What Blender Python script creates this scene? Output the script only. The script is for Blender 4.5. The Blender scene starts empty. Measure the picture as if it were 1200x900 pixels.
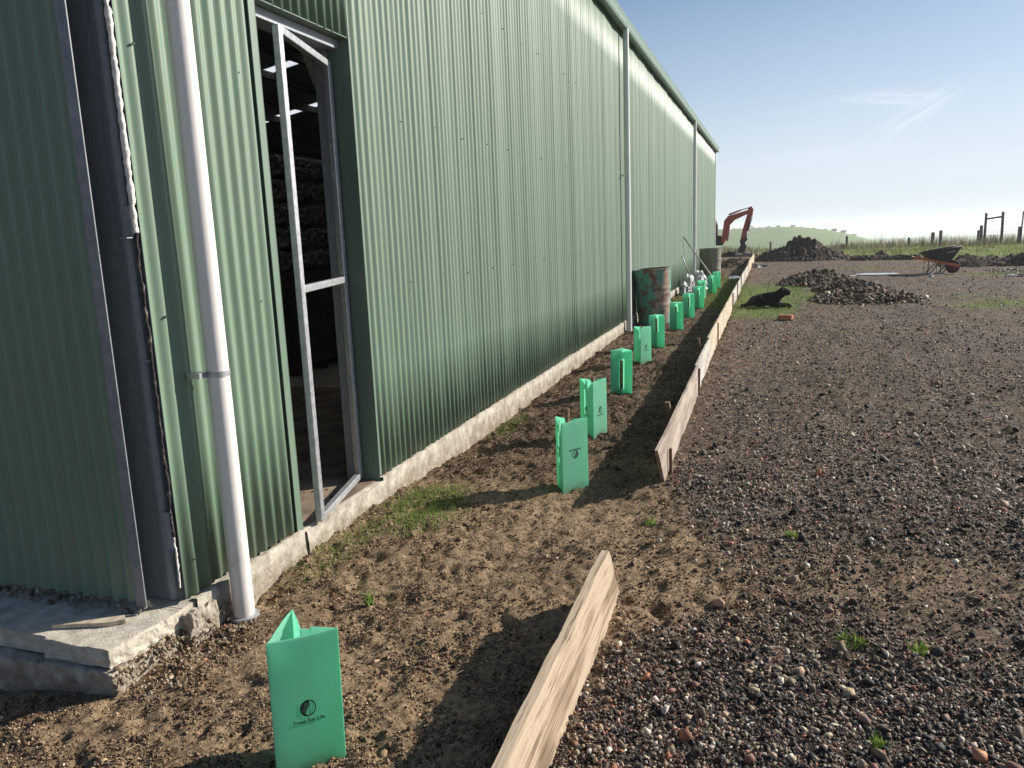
import bpy, bmesh, math, random
import numpy as np
from mathutils import Vector, Matrix, noise as mnoise

random.seed(7); rng = np.random.default_rng(11)
sc = bpy.context.scene
COL = sc.collection
R = math.radians
PI = math.pi

# ------------------------------------------------------------------ camera
cd = bpy.data.cameras.new('camera'); cam = bpy.data.objects.new('camera', cd); COL.objects.link(cam)
cd.sensor_width = 36.0; cd.lens = 36.0 * 920 / 1200; cd.clip_start = 0.05; cd.clip_end = 30000
M = Matrix(((0.94961203, -0.02051804, 0.3127555), (0.31093108, 0.18736889, -0.93178043), (-0.03948235, 0.98207531, 0.18430745)))
m4 = M.to_4x4(); m4.translation = (0, 0, 1.55); cam.matrix_world = m4
sc.camera = cam

# ------------------------------------------------------------------ light
SUN_EL, SUN_AZ = R(27), math.atan2(.79, .61)
w = bpy.data.worlds.new('World'); sc.world = w; w.use_nodes = True
nt = w.node_tree; bg = nt.nodes['Background']
sky = nt.nodes.new('ShaderNodeTexSky'); sky.sky_type = 'NISHITA'; sky.sun_disc = False
sky.sun_elevation = SUN_EL; sky.sun_rotation = SUN_AZ; sky.air_density = 1.0; sky.dust_density = 0.15; sky.ozone_density = 3.5
# pale band of milky air low in the sky and a few thin cirrus wisps, both by direction
L = nt.links.new
def wn(t, **k):
    n = nt.nodes.new(t)
    for q, v in k.items(): setattr(n, q, v)
    return n
def wmath(op, a, b=None, c=None):
    n = wn('ShaderNodeMath', operation=op)
    for i, v in enumerate((a, b, c)):
        if v is None: continue
        if isinstance(v, (int, float)): n.inputs[i].default_value = v
        else: L(v, n.inputs[i])
    return n.outputs[0]
tc = wn('ShaderNodeTexCoord'); sp = wn('ShaderNodeSeparateXYZ'); L(tc.outputs['Generated'], sp.inputs[0])
rz_ = wn('ShaderNodeValToRGB'); e = rz_.color_ramp.elements
e[0].position = 0; e[0].color = (.92, .92, .92, 1); e[1].position = .5; e[1].color = (0, 0, 0, 1)
q = e.new(.07); q.color = (.85, .85, .85, 1); q = e.new(.16); q.color = (.48, .48, .48, 1); q = e.new(.27); q.color = (.16, .16, .16, 1)
L(sp.outputs[2], rz_.inputs[0])
milk = wn('ShaderNodeMix', data_type='RGBA'); milk.inputs['B'].default_value = (10.2, 11.4, 12.8, 1)
clr = wn('ShaderNodeMix', data_type='RGBA', blend_type='MULTIPLY'); clr.inputs['Factor'].default_value = 1; clr.inputs['B'].default_value = (1.22, 1.24, 1.3, 1); L(sky.outputs[0], clr.inputs['A'])
# the milky air is strong towards the sun and faint on the far side of the sky
hd_ = wn('ShaderNodeVectorMath', operation='DOT_PRODUCT'); L(tc.outputs['Generated'], hd_.inputs[0]); hd_.inputs[1].default_value = (math.sin(SUN_AZ), math.cos(SUN_AZ), 0)
side = wn('ShaderNodeMapRange'); side.inputs['From Min'].default_value = -.2; side.inputs['From Max'].default_value = .65; side.inputs['To Min'].default_value = .25; side.inputs['To Max'].default_value = 1; L(hd_.outputs['Value'], side.inputs[0])
L(wmath('MULTIPLY', rz_.outputs[0], side.outputs[0]), milk.inputs['Factor']); L(clr.outputs['Result'], milk.inputs['A'])
def wisp(cx, cy, cz, su, sv, tilt, str_, nscale, prev, seed):
    """soft streaky patch of cloud round one direction"""
    c = Vector((cx, cy, cz)).normalized(); u = Vector((c.y, -c.x, 0)).normalized(); v = c.cross(u) * -1
    u2 = u * math.cos(tilt) + v * math.sin(tilt); v2 = v * math.cos(tilt) - u * math.sin(tilt)
    def dot(a): n = wn('ShaderNodeVectorMath', operation='DOT_PRODUCT'); L(tc.outputs['Generated'], n.inputs[0]); n.inputs[1].default_value = a; return n.outputs['Value']
    du = wmath('DIVIDE', dot(u2), su); dv = wmath('DIVIDE', dot(v2), sv)
    r2 = wmath('ADD', wmath('MULTIPLY', du, du), wmath('MULTIPLY', dv, dv))
    front = wmath('GREATER_THAN', dot(c), 0.0)
    g_ = wmath('MULTIPLY', wmath('POWER', 2.718, wmath('MULTIPLY', r2, -1.0)), front)
    cb = wn('ShaderNodeCombineXYZ'); L(wmath('MULTIPLY', du, .55), cb.inputs[0]); L(wmath('MULTIPLY', dv, 1.3), cb.inputs[1]); cb.inputs[2].default_value = seed
    nz = wn('ShaderNodeTexNoise'); nz.inputs['Scale'].default_value = nscale; nz.inputs['Detail'].default_value = 5; nz.inputs['Distortion'].default_value = .8; L(cb.outputs[0], nz.inputs['Vector'])
    st = wn('ShaderNodeMapRange'); st.inputs['From Min'].default_value = .38; st.inputs['From Max'].default_value = .75; st.inputs['To Max'].default_value = str_; L(nz.outputs['Fac'], st.inputs[0])
    m = wn('ShaderNodeMix', data_type='RGBA'); m.inputs['B'].default_value = (14, 14.8, 15.6, 1)
    L(wmath('MULTIPLY', g_, st.outputs[0]), m.inputs['Factor']); L(prev, m.inputs['A']); return m.outputs['Result']
# bright aureole of the hazy air round the sun
ad_ = wn('ShaderNodeVectorMath', operation='DOT_PRODUCT'); L(tc.outputs['Generated'], ad_.inputs[0])
ad_.inputs[1].default_value = (math.sin(SUN_AZ) * math.cos(SUN_EL), math.cos(SUN_AZ) * math.cos(SUN_EL), math.sin(SUN_EL))
ag = wmath('MULTIPLY', wmath('POWER', wmath('MAXIMUM', ad_.outputs['Value'], 0.0), 16.0), 26.0)
cg = wn('ShaderNodeMix', data_type='RGBA', blend_type='ADD'); cg.inputs['Factor'].default_value = 1
sg = wn('ShaderNodeVectorMath', operation='SCALE'); sg.inputs[0].default_value = (1.0, .97, .92); L(ag, sg.inputs['Scale'])
L(milk.outputs['Result'], cg.inputs['A']); L(sg.outputs[0], cg.inputs['B'])
o_ = cg.outputs['Result']
o_ = wisp(.118, .986, .132, .042, .006, -.08, .75, 1.6, o_, 1.0)
o_ = wisp(.145, .984, .114, .036, .010, .55, .60, 1.3, o_, 4.0)
o_ = wisp(.03, .99, .075, .12, .008, .05, .22, 1.3, o_, 7.0)
o_ = wisp(.30, .95, .06, .2, .014, .03, .25, 1.2, o_, 9.0)
L(o_, bg.inputs[0])
bg.inputs[1].default_value = 0.05

sd = bpy.data.lights.new('sun', 'SUN'); sd.energy = 5.0; sd.angle = R(.53); sd.color = (1.0, .93, .82)
sun = bpy.data.objects.new('sun', sd); COL.objects.link(sun)
sv = Vector((math.sin(SUN_AZ) * math.cos(SUN_EL), math.cos(SUN_AZ) * math.cos(SUN_EL), math.sin(SUN_EL)))
sun.rotation_euler = sv.to_track_quat('Z', 'Y').to_euler(); sun.location = sv * 60
sc.view_settings.view_transform = 'Standard'; sc.view_settings.look = 'None'
sc.view_settings.exposure = 0.58; sc.view_settings.gamma = 1
sc.render.engine = 'CYCLES'
sc.cycles.use_denoising = True
sc.cycles.max_bounces = 6; sc.cycles.volume_bounces = 1; sc.cycles.transparent_max_bounces = 8

# ------------------------------------------------------------------ helpers
def tag(o, label=None, cat=None, group=None, kind=None):
    if label: o['label'] = label
    if cat: o['category'] = cat
    if group: o['group'] = group
    if kind: o['kind'] = kind
    return o

def thing(name, label, cat, loc=(0, 0, 0), rz=0, group=None):
    o = bpy.data.objects.new(name, None); COL.objects.link(o); o.location = loc; o.rotation_euler = (0, 0, rz)
    o.empty_display_size = .2
    return tag(o, label, cat, group)

class MB:
    def __init__(s): s.v = []; s.f = []
    def add(s, vs, fs):
        b = len(s.v); s.v += [tuple(p) for p in vs]; s.f += [tuple(i + b for i in f) for f in fs]; return s
    def box(s, x0, x1, y0, y1, z0, z1):
        return s.hexa([(x0, y0), (x1, y0), (x1, y1), (x0, y1)], z0, z1)
    def hexa(s, poly, z0, z1):
        n = len(poly)
        vs = [(p[0], p[1], z0) for p in poly] + [(p[0], p[1], z1) for p in poly]
        fs = [tuple(range(n))[::-1], tuple(range(n, 2 * n))] + [(i, (i + 1) % n, n + (i + 1) % n, n + i) for i in range(n)]
        return s.add(vs, fs)
    def bar(s, a, b, wx, wz, up=(0, 0, 1)):
        a = Vector(a); b = Vector(b); d = (b - a).normalized(); up = Vector(up)
        if abs(d.dot(up)) > .99: up = Vector((1, 0, 0))
        sx = d.cross(up).normalized(); sz = sx.cross(d).normalized()
        vs = [p + sx * (i * wx / 2) + sz * (j * wz / 2) for p in (a, b) for i, j in ((-1, -1), (1, -1), (1, 1), (-1, 1))]
        return s.add(vs, [(3, 2, 1, 0), (4, 5, 6, 7), (0, 1, 5, 4), (1, 2, 6, 5), (2, 3, 7, 6), (3, 0, 4, 7)])
    def tube(s, pts, r, n=10, cap=True):
        pts = [Vector(p) for p in pts]; rs = r if isinstance(r, (list, tuple)) else [r] * len(pts)
        rings = []; prev = None
        for i, p in enumerate(pts):
            d = (pts[min(i + 1, len(pts) - 1)] - pts[max(i - 1, 0)]).normalized()
            if prev is None: u = d.orthogonal().normalized()
            else: u = (prev - d * prev.dot(d)).normalized()
            prev = u; v = d.cross(u)
            rings.append([p + (u * math.cos(2 * PI * k / n) + v * math.sin(2 * PI * k / n)) * rs[i] for k in range(n)])
        vs = [q for rr in rings for q in rr]; fs = []
        for i in range(len(pts) - 1):
            for k in range(n):
                fs.append((i * n + k, i * n + (k + 1) % n, (i + 1) * n + (k + 1) % n, (i + 1) * n + k))
        if cap: fs += [tuple(range(n))[::-1], tuple(range((len(pts) - 1) * n, len(pts) * n))]
        return s.add(vs, fs)
    def lathe(s, prof, n=48, c=(0, 0)):
        vs = []; m = len(prof)
        for k in range(n):
            a = 2 * PI * k / n
            vs += [(c[0] + r * math.cos(a), c[1] + r * math.sin(a), z) for r, z in prof]
        fs = [(k * m + i, ((k + 1) % n) * m + i, ((k + 1) % n) * m + i + 1, k * m + i + 1) for k in range(n) for i in range(m - 1)]
        return s.add(vs, fs)
    def build(s, name, mat, parent=None, smooth=False, bevel=0, loc=None, angle=None):
        me = bpy.data.meshes.new(name); me.from_pydata(s.v, [], s.f); me.update()
        o = bpy.data.objects.new(name, me); COL.objects.link(o)
        if mat: me.materials.append(mat)
        if parent: o.parent = parent
        if loc: o.location = loc
        if smooth: me.shade_smooth()
        if angle:
            bm = bmesh.new(); bm.from_mesh(me)
            for e in bm.edges:
                if len(e.link_faces) == 2 and e.calc_face_angle(0) > R(angle): e.smooth = False
            bm.to_mesh(me); bm.free()
        if bevel:
            b = o.modifiers.new('bevel', 'BEVEL'); b.width = bevel; b.segments = 2; b.limit_method = 'ANGLE'
        return o

def np_mesh(name, V, F, mat, parent=None, smooth=False, attrs=None, nper=None):
    """V (n,3), F (m,k)"""
    me = bpy.data.meshes.new(name); k = F.shape[1]
    me.vertices.add(len(V)); me.vertices.foreach_set('co', np.ascontiguousarray(V, 'f').ravel())
    me.loops.add(F.size); me.loops.foreach_set('vertex_index', np.ascontiguousarray(F, 'i').ravel())
    me.polygons.add(len(F)); me.polygons.foreach_set('loop_start', np.arange(0, F.size, k, dtype='i'))
    me.polygons.foreach_set('loop_total', np.full(len(F), k, 'i'))
    me.update(calc_edges=True)
    for an, arr in (attrs or {}).items():
        a = me.attributes.new(an, 'FLOAT_COLOR', 'POINT')
        c = np.ones((len(V), 4), 'f'); c[:, :3] = arr; a.data.foreach_set('color', c.ravel())
    me.materials.append(mat)
    if smooth: me.shade_smooth()
    o = bpy.data.objects.new(name, me); COL.objects.link(o)
    if parent: o.parent = parent
    return o

def rough_up(o, amp, scale=6, cuts=0, seed=0, amp2=0, scale2=30):
    me = o.data; bm = bmesh.new(); bm.from_mesh(me)
    if cuts: bmesh.ops.subdivide_edges(bm, edges=bm.edges[:], cuts=cuts, use_grid_fill=True)
    bmesh.ops.triangulate(bm, faces=bm.faces[:]); bm.normal_update()
    off = Vector((seed * 3.1, seed * 1.7, 0))
    for v in bm.verts:
        p = v.co * scale + off
        d = mnoise.noise_vector(p) * amp
        if amp2: d += mnoise.noise_vector(v.co * scale2 + off) * amp2
        v.co += d
    bm.to_mesh(me); bm.free(); return o

# value noise (numpy)
def hash2(ix, iy, seed):
    h = (ix.astype(np.int64) * 374761393 + iy.astype(np.int64) * 668265263 + seed * 1274126177) & 0xffffffff
    h = ((h ^ (h >> 13)) * 1274126177) & 0xffffffff
    h = (h ^ (h >> 16)) & 0xffffffff
    return h / 4294967295.0
def vnoise(x, y, s, seed=0):
    x = np.asarray(x, float) / s; y = np.asarray(y, float) / s
    ix = np.floor(x); iy = np.floor(y); fx = x - ix; fy = y - iy
    fx = fx * fx * (3 - 2 * fx); fy = fy * fy * (3 - 2 * fy)
    a = hash2(ix, iy, seed); b = hash2(ix + 1, iy, seed); c = hash2(ix, iy + 1, seed); d = hash2(ix + 1, iy + 1, seed)
    return (a * (1 - fx) + b * fx) * (1 - fy) + (c * (1 - fx) + d * fx) * fy
def fbm(x, y, s, octv=4, seed=0, gain=.5):
    t = 0; a = 1; n = 0
    for i in range(octv):
        ca, sa = math.cos(.6 + 1.1 * i), math.sin(.6 + 1.1 * i)
        t = t + a * vnoise(ca * x - sa * y + i * 13.7, sa * x + ca * y - i * 7.3, s / 2.03 ** i, seed + i); n += a; a *= gain
    return t / n
def sstep(a, b, x):
    t = np.clip((np.asarray(x, float) - a) / (b - a), 0, 1); return t * t * (3 - 2 * t)

# ------------------------------------------------------------------ materials
def nodes_of(name):
    m = bpy.data.materials.new(name); m.use_nodes = True; n = m.node_tree
    return m, n, n.nodes['Principled BSDF']
def mat(name, c1, c2=None, rough=.6, metal=0, scale=8, detail=5, bump=0, bscale=None, stretch=None, spec=.5, lo=.35, hi=.65, rvar=0, dist=0.0, translucent=0):
    m, n, b = nodes_of(name); L = n.links.new
    b.inputs['Roughness'].default_value = rough; b.inputs['Metallic'].default_value = metal
    b.inputs['Specular IOR Level'].default_value = spec
    c1 = (*c1, 1)
    tc = n.nodes.new('ShaderNodeTexCoord'); mp = n.nodes.new('ShaderNodeMapping'); L(tc.outputs['Object'], mp.inputs[0])
    if stretch: mp.inputs['Scale'].default_value = stretch
    nz = n.nodes.new('ShaderNodeTexNoise'); nz.inputs['Scale'].default_value = scale; nz.inputs['Detail'].default_value = detail
    nz.inputs['Distortion'].default_value = dist; nz.inputs['Roughness'].default_value = .6
    L(mp.outputs[0], nz.inputs['Vector'])
    r = n.nodes.new('ShaderNodeValToRGB'); r.color_ramp.elements[0].position = lo; r.color_ramp.elements[1].position = hi
    r.color_ramp.elements[0].color = c1; r.color_ramp.elements[1].color = (*(c2 or c1[:3]), 1)
    L(nz.outputs['Fac'], r.inputs[0]); L(r.outputs[0], b.inputs['Base Color'])
    if rvar:
        mr = n.nodes.new('ShaderNodeMapRange'); mr.inputs['To Min'].default_value = rough - rvar; mr.inputs['To Max'].default_value = rough + rvar
        L(nz.outputs['Fac'], mr.inputs[0]); L(mr.outputs[0], b.inputs['Roughness'])
    if bump:
        nb = n.nodes.new('ShaderNodeTexNoise'); nb.inputs['Scale'].default_value = bscale or scale * 4; nb.inputs['Detail'].default_value = 6
        L(mp.outputs[0], nb.inputs['Vector'])
        bp = n.nodes.new('ShaderNodeBump'); bp.inputs['Strength'].default_value = 1; bp.inputs['Distance'].default_value = bump
        L(nb.outputs['Fac'], bp.inputs['Height']); L(bp.outputs[0], b.inputs['Normal'])
    if translucent:
        tr = n.nodes.new('ShaderNodeBsdfTranslucent'); ms = n.nodes.new('ShaderNodeMixShader'); ms.inputs[0].default_value = translucent
        L(r.outputs[0], tr.inputs[0]); L(b.outputs[0], ms.inputs[1]); L(tr.outputs[0], ms.inputs[2])
        L(ms.outputs[0], n.nodes['Material Output'].inputs[0])
    return m
def attr_mat(name, rough=.85, spec=.3, bump=0, bscale=200, translucent=0, var=.25, vscale=120):
    m, n, b = nodes_of(name); L = n.links.new
    a = n.nodes.new('ShaderNodeAttribute'); a.attribute_name = 'tone'
    tc = n.nodes.new('ShaderNodeTexCoord'); nz = n.nodes.new('ShaderNodeTexNoise'); nz.inputs['Scale'].default_value = vscale; nz.inputs['Detail'].default_value = 3
    L(tc.outputs['Object'], nz.inputs['Vector'])
    mr = n.nodes.new('ShaderNodeMapRange'); mr.inputs['To Min'].default_value = 1 - var; mr.inputs['To Max'].default_value = 1 + var
    L(nz.outputs['Fac'], mr.inputs[0])
    ml = n.nodes.new('ShaderNodeVectorMath'); ml.operation = 'SCALE'
    L(a.outputs['Color'], ml.inputs[0]); L(mr.outputs[0], ml.inputs['Scale']); L(ml.outputs[0], b.inputs['Base Color'])
    b.inputs['Roughness'].default_value = rough; b.inputs['Specular IOR Level'].default_value = spec
    if bump:
        bp = n.nodes.new('ShaderNodeBump'); bp.inputs['Distance'].default_value = bump; nb = n.nodes.new('ShaderNodeTexNoise'); nb.inputs['Scale'].default_value = bscale
        L(tc.outputs['Object'], nb.inputs['Vector']); L(nb.outputs['Fac'], bp.inputs['Height']); L(bp.outputs[0], b.inputs['Normal'])
    if translucent:
        tr = n.nodes.new('ShaderNodeBsdfTranslucent'); ms = n.nodes.new('ShaderNodeMixShader'); ms.inputs[0].default_value = translucent
        L(ml.outputs[0], tr.inputs[0]); L(b.outputs[0], ms.inputs[1]); L(tr.outputs[0], ms.inputs[2])
        L(ms.outputs[0], n.nodes['Material Output'].inputs[0])
    return m

GREEN = mat('painted_sheet_green', (.13, .20, .14), (.145, .22, .155), rough=.55, scale=1.3, spec=.6, rvar=.05, stretch=(3, 3, .5), bump=.0006, bscale=1.2)
GREEN_D = mat('painted_trim_green', (.135, .195, .145), (.15, .215, .16), rough=.4, scale=3)
GALV = mat('galvanised_steel', (.34, .35, .37), (.5, .5, .51), rough=.42, metal=.55, scale=40, rvar=.08)
GALV_D = mat('weathered_galvanised_steel', (.2, .22, .25), (.32, .34, .37), rough=.55, metal=.15, scale=60, stretch=(1, 1, .4), lo=.2, hi=.8)
SCREW = mat('screw_metal', (.05, .06, .055), rough=.5, metal=.3)
PVC = mat('white_pvc', (.72, .68, .64), (.78, .75, .71), rough=.32, scale=2, stretch=(1, 1, .5), lo=.2, hi=.8)
PAINTPIPE = mat('painted_downpipe', (.62, .62, .6), (.7, .7, .68), rough=.35, scale=3)
CONC = mat('concrete', (.24, .21, .17), (.50, .46, .39), rough=.9, scale=16, detail=12, bump=.006, bscale=85, spec=.2, lo=.3, hi=.7)
CONC_S = mat('slab_concrete', (.33, .30, .25), (.60, .54, .45), rough=.88, scale=14, detail=12, bump=.003, bscale=110, spec=.2)
WOODW = None

def soil_splash(m, z0, z1, base=.22, lo=.6, hi=.78, amt=.55, colr=(.26, .2, .13), scale=14):
    """dried mud: patches everywhere, thicker towards the object's foot"""
    n = m.node_tree; b = n.nodes['Principled BSDF']; L = n.links.new
    src = b.inputs['Base Color'].links[0].from_socket
    tc = n.nodes.new('ShaderNodeTexCoord'); nz = n.nodes.new('ShaderNodeTexNoise'); nz.inputs['Scale'].default_value = scale; nz.inputs['Detail'].default_value = 8; nz.inputs['Roughness'].default_value = .7
    L(tc.outputs['Object'], nz.inputs['Vector']); sx = n.nodes.new('ShaderNodeSeparateXYZ'); L(tc.outputs['Object'], sx.inputs[0])
    mr = n.nodes.new('ShaderNodeMapRange'); mr.inputs['From Min'].default_value = z0; mr.inputs['From Max'].default_value = z1; mr.inputs['To Min'].default_value = base; mr.inputs['To Max'].default_value = 0
    L(sx.outputs['Z'], mr.inputs[0]); ad = n.nodes.new('ShaderNodeMath'); L(nz.outputs['Fac'], ad.inputs[0]); L(mr.outputs[0], ad.inputs[1])
    rp = n.nodes.new('ShaderNodeValToRGB'); rp.color_ramp.elements[0].position = lo; rp.color_ramp.elements[1].position = hi; rp.color_ramp.elements[1].color = (amt, amt, amt, 1); L(ad.outputs[0], rp.inputs[0])
    mx = n.nodes.new('ShaderNodeMix'); mx.data_type = 'RGBA'; mx.inputs['B'].default_value = (*colr, 1); L(rp.outputs[0], mx.inputs['Factor']); L(src, mx.inputs['A']); L(mx.outputs['Result'], b.inputs['Base Color'])
soil_splash(GREEN, .12, .55, .16, .6, .85, .45, (.24, .19, .13), 9)
soil_splash(PVC, -.05, .5, .2, .58, .82, .4, (.4, .33, .24), 11)
soil_splash(CONC, -.1, .12, .25, .5, .72, .7, (.17, .12, .08), 12)
def wood_mat(name, cols, rough=.8, gscale=9, bump=.0015, crack=.45):
    """grain along object Y"""
    m, n, b = nodes_of(name); L = n.links.new
    tc = n.nodes.new('ShaderNodeTexCoord'); mp = n.nodes.new('ShaderNodeMapping'); mp.inputs['Scale'].default_value = (8, .35, 8)
    L(tc.outputs['Object'], mp.inputs[0])
    nz = n.nodes.new('ShaderNodeTexNoise'); nz.inputs['Scale'].default_value = gscale; nz.inputs['Detail'].default_value = 9; nz.inputs['Distortion'].default_value = .5; nz.inputs['Roughness'].default_value = .62
    L(mp.outputs[0], nz.inputs['Vector'])
    n2 = n.nodes.new('ShaderNodeTexNoise'); n2.inputs['Scale'].default_value = 2.2; n2.inputs['Detail'].default_value = 5
    mp2 = n.nodes.new('ShaderNodeMapping'); mp2.inputs['Scale'].default_value = (3, .8, 3); L(tc.outputs['Object'], mp2.inputs[0]); L(mp2.outputs[0], n2.inputs['Vector'])
    mx = n.nodes.new('ShaderNodeMath'); mx.operation = 'ADD'; L(nz.outputs['Fac'], mx.inputs[0]); L(n2.outputs['Fac'], mx.inputs[1])
    ml = n.nodes.new('ShaderNodeMath'); ml.operation = 'MULTIPLY'; ml.inputs[1].default_value = .5; L(mx.outputs[0], ml.inputs[0])
    r = n.nodes.new('ShaderNodeValToRGB'); e = r.color_ramp.elements
    e[0].position = .42; e[0].color = (*cols[0], 1); e[1].position = .60; e[1].color = (*cols[-1], 1)
    for i, c in enumerate(cols[1:-1]): q = e.new(.42 + .18 * (i + 1) / (len(cols) - 1)); q.color = (*c, 1)
    L(ml.outputs[0], r.inputs[0])
    mc = n.nodes.new('ShaderNodeMapping'); mc.inputs['Scale'].default_value = (26, .9, 26); L(tc.outputs['Object'], mc.inputs[0])
    nc = n.nodes.new('ShaderNodeTexNoise'); nc.inputs['Scale'].default_value = 3.0; nc.inputs['Detail'].default_value = 3; nc.inputs['Distortion'].default_value = .25; L(mc.outputs[0], nc.inputs['Vector'])
    rc = n.nodes.new('ShaderNodeValToRGB'); rc.color_ramp.elements[0].position = .30; rc.color_ramp.elements[0].color = (.22, .17, .13, 1); rc.color_ramp.elements[1].position = .39; rc.color_ramp.elements[1].color = (1, 1, 1, 1); L(nc.outputs['Fac'], rc.inputs[0])
    mm = n.nodes.new('ShaderNodeMix'); mm.data_type = 'RGBA'; mm.blend_type = 'MULTIPLY'; mm.inputs['Factor'].default_value = crack; L(r.outputs[0], mm.inputs['A']); L(rc.outputs[0], mm.inputs['B']); L(mm.outputs['Result'], b.inputs['Base Color'])
    b.inputs['Roughness'].default_value = rough; b.inputs['Specular IOR Level'].default_value = .25
    bp = n.nodes.new('ShaderNodeBump'); bp.inputs['Distance'].default_value = bump; L(nz.outputs['Fac'], bp.inputs['Height']); L(bp.outputs[0], b.inputs['Normal'])
    return m
PLANK = wood_mat('weathered_plank_wood', [(.19, .135, .09), (.33, .25, .175), (.45, .36, .265), (.39, .30, .215)], gscale=7, bump=.004, crack=.9)
BOARD_A = wood_mat('pinkish_form_board', [(.24, .19, .155), (.34, .28, .235), (.43, .36, .31)], gscale=8)
BOARD_B = wood_mat('tan_form_board', [(.34, .28, .2), (.48, .40, .3), (.55, .47, .37)], gscale=6)
BOARD_C = wood_mat('grey_form_board', [(.3, .28, .25), (.42, .39, .35), (.5, .47, .42)], gscale=8)
STAKE = wood_mat('dark_stake_wood', [(.1, .06, .035), (.2, .12, .07), (.26, .17, .11)], gscale=8)
POSTW = mat('grey_post_wood', (.09, .08, .07), (.17, .15, .13), rough=.85, scale=12, stretch=(1, 1, .2))

# ------------------------------------------------------------------ terrain
XW = -2.25                                    # outer plane of the long wall sheets
def gz(x, y):
    """ground height without the fine clods"""
    x = np.asarray(x, float); y = np.asarray(y, float)
    wl = np.interp(y, [0, 1.9, 2.3, 2.8, 3.3, 4.0, 5.0, 6.2, 9, 13, 40], [-.05, -.05, -.035, -.035, .02, .02, -.03, -.055, -.02, 0, 0])
    z = wl * np.exp(-np.clip(x + 2.2, 0, 9) / .45) * (y < 60)
    z = z - .06 * sstep(-2.3, -2.9, x) * sstep(2.6, 1.8, y)
    z = z + .018 * (fbm(x, y, 1.4, 2, 5) - .5) * sstep(60, 40, y)
    z = z + .16 * np.exp(-((y - 33) / 3.0) ** 2) * sstep(-.7, -1.3, x)            # churned soil at the shed's far corner
    # crest then valley, hill, far plain
    z = z - 20 * sstep(57, 210, y) - 22 * sstep(900, 2500, y)
    top = np.where(x < 0, 1.2 + .004 * x, 1.2 - .0034 * x * x); top = np.maximum(top + 20, 0)
    top = top * sstep(-420, -200, x)
    hill = top * np.exp(-((y - 520) / 150.0) ** 2)
    z = z + hill + .5 * (fbm(x, y, 60, 3, 31) - .5) * sstep(80, 200, y)
    z = z - .4 * sstep(8, 40, x) * sstep(60, 20, y) * 0
    z = np.where(y < 0, z * 1, z)
    return z
def z_at(x, y): return float(gz(np.array([x]), np.array([y]))[0])

def zone(x, y):
    """gravel share, grass share, tan (dry trampled) share"""
    n1 = fbm(x, y, .9, 4, 40); n2 = fbm(x, y, .35, 3, 44); n3 = fbm(x, y, 3.0, 3, 48)
    # right of the form boards is gravel; trampled soil wedge between the plank end and the first board
    edge = np.interp(y, [0, 1.2, 2.0, 2.8, 3.3, 4.0, 4.6, 60], [-.62, -.6, -.58, -.52, -.1, -.35, -.58, -.6])
    gr = sstep(-.12, .12, x - edge + (n1 - .5) * .35)
    wedge = np.exp(-((y - (3.35 + .10 * x)) / .5) ** 2) * sstep(1.9, .3, x) * sstep(-.9, -.5, x)
    gr = gr * (1 - .62 * np.clip(wedge * 1.15 + (n2 - .5) * 1.1 * (wedge > .05), 0, 1))
    gr = gr * (1 - .3 * sstep(.52, .66, n1) * sstep(2.5, 3.5, y)) * (1 - .35 * sstep(.5, .62, fbm(x * 1.5, y * .45, 1.3, 3, 52)) * sstep(5, 8, y))
    gr = gr * sstep(40, 24, y + 4 * (n3 - .5)) * sstep(-2.0, -1.0, x + 1.6 * (y < 4.5) * 0 + 1)
    # grass
    g = np.exp(-(((x + 1.90) / .17) ** 2 + ((y - 4.05) / .30) ** 2)) * 1.9
    g = np.maximum(g, .34 * np.exp(-(((x + 2.1) / .11) ** 2 + ((y - 3.35) / .5) ** 2)))
    g = np.maximum(g, .55 * np.exp(-(((x + 2.12) / .10) ** 2 + ((y - 6.3) / .4) ** 2)))
    g = np.maximum(g, 1.25 * sstep(-1.9, -1.3, x) * sstep(-.55, -.95, x) * sstep(14, 17.5, y) * sstep(27, 23.5, y))
    g = np.maximum(g, 1.2 * sstep(-2.2, -2.0, x) * sstep(-1.55, -1.8, x) * sstep(15.5, 17, y) * sstep(22, 20, y))
    g = np.maximum(g, 1.3 * sstep(-.75, -.65, x) * sstep(.7, .1, x - (y - 16) * .08) * sstep(13.6, 15.2, y) * sstep(24, 20, y))
    g = np.maximum(g, 1.2 * np.exp(-(((x - .75) / .5) ** 2 + ((y - 18.3) / 1.2) ** 2)))
    g = np.maximum(g, .95 * np.exp(-(((x - 4.1) / .7) ** 2 + ((y - 16.5) / 1.2) ** 2)))
    g = np.maximum(g, .8 * np.exp(-(((x - 6.2) / 1.2) ** 2 + ((y - 25.2) / .7) ** 2)))
    g = np.maximum(g, .75 * np.exp(-(((x - 3.4) / 1.8) ** 2 + ((y - 29.5) / .6) ** 2)))
    g = np.maximum(g, 1.5 * sstep(34, 40, y + 3.0 * (n3 - .5) + 2.2 * sstep(2, 8, x)) * sstep(3.0, 4.5, x - (42 - y) * .05))
    g = np.maximum(g, 1.5 * sstep(47, 51, y))
    g = np.clip(g + (n1 - .52) * 1.3 * (g > .08), 0, 1)
    tan = sstep(6.2, 3.2, y + 2.2 * (n1 - .5)) * (1 - gr) + .3 * wedge
    tan = np.clip(tan + (n2 - .5) * 1.3, 0, 1)
    return gr, g, tan

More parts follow.
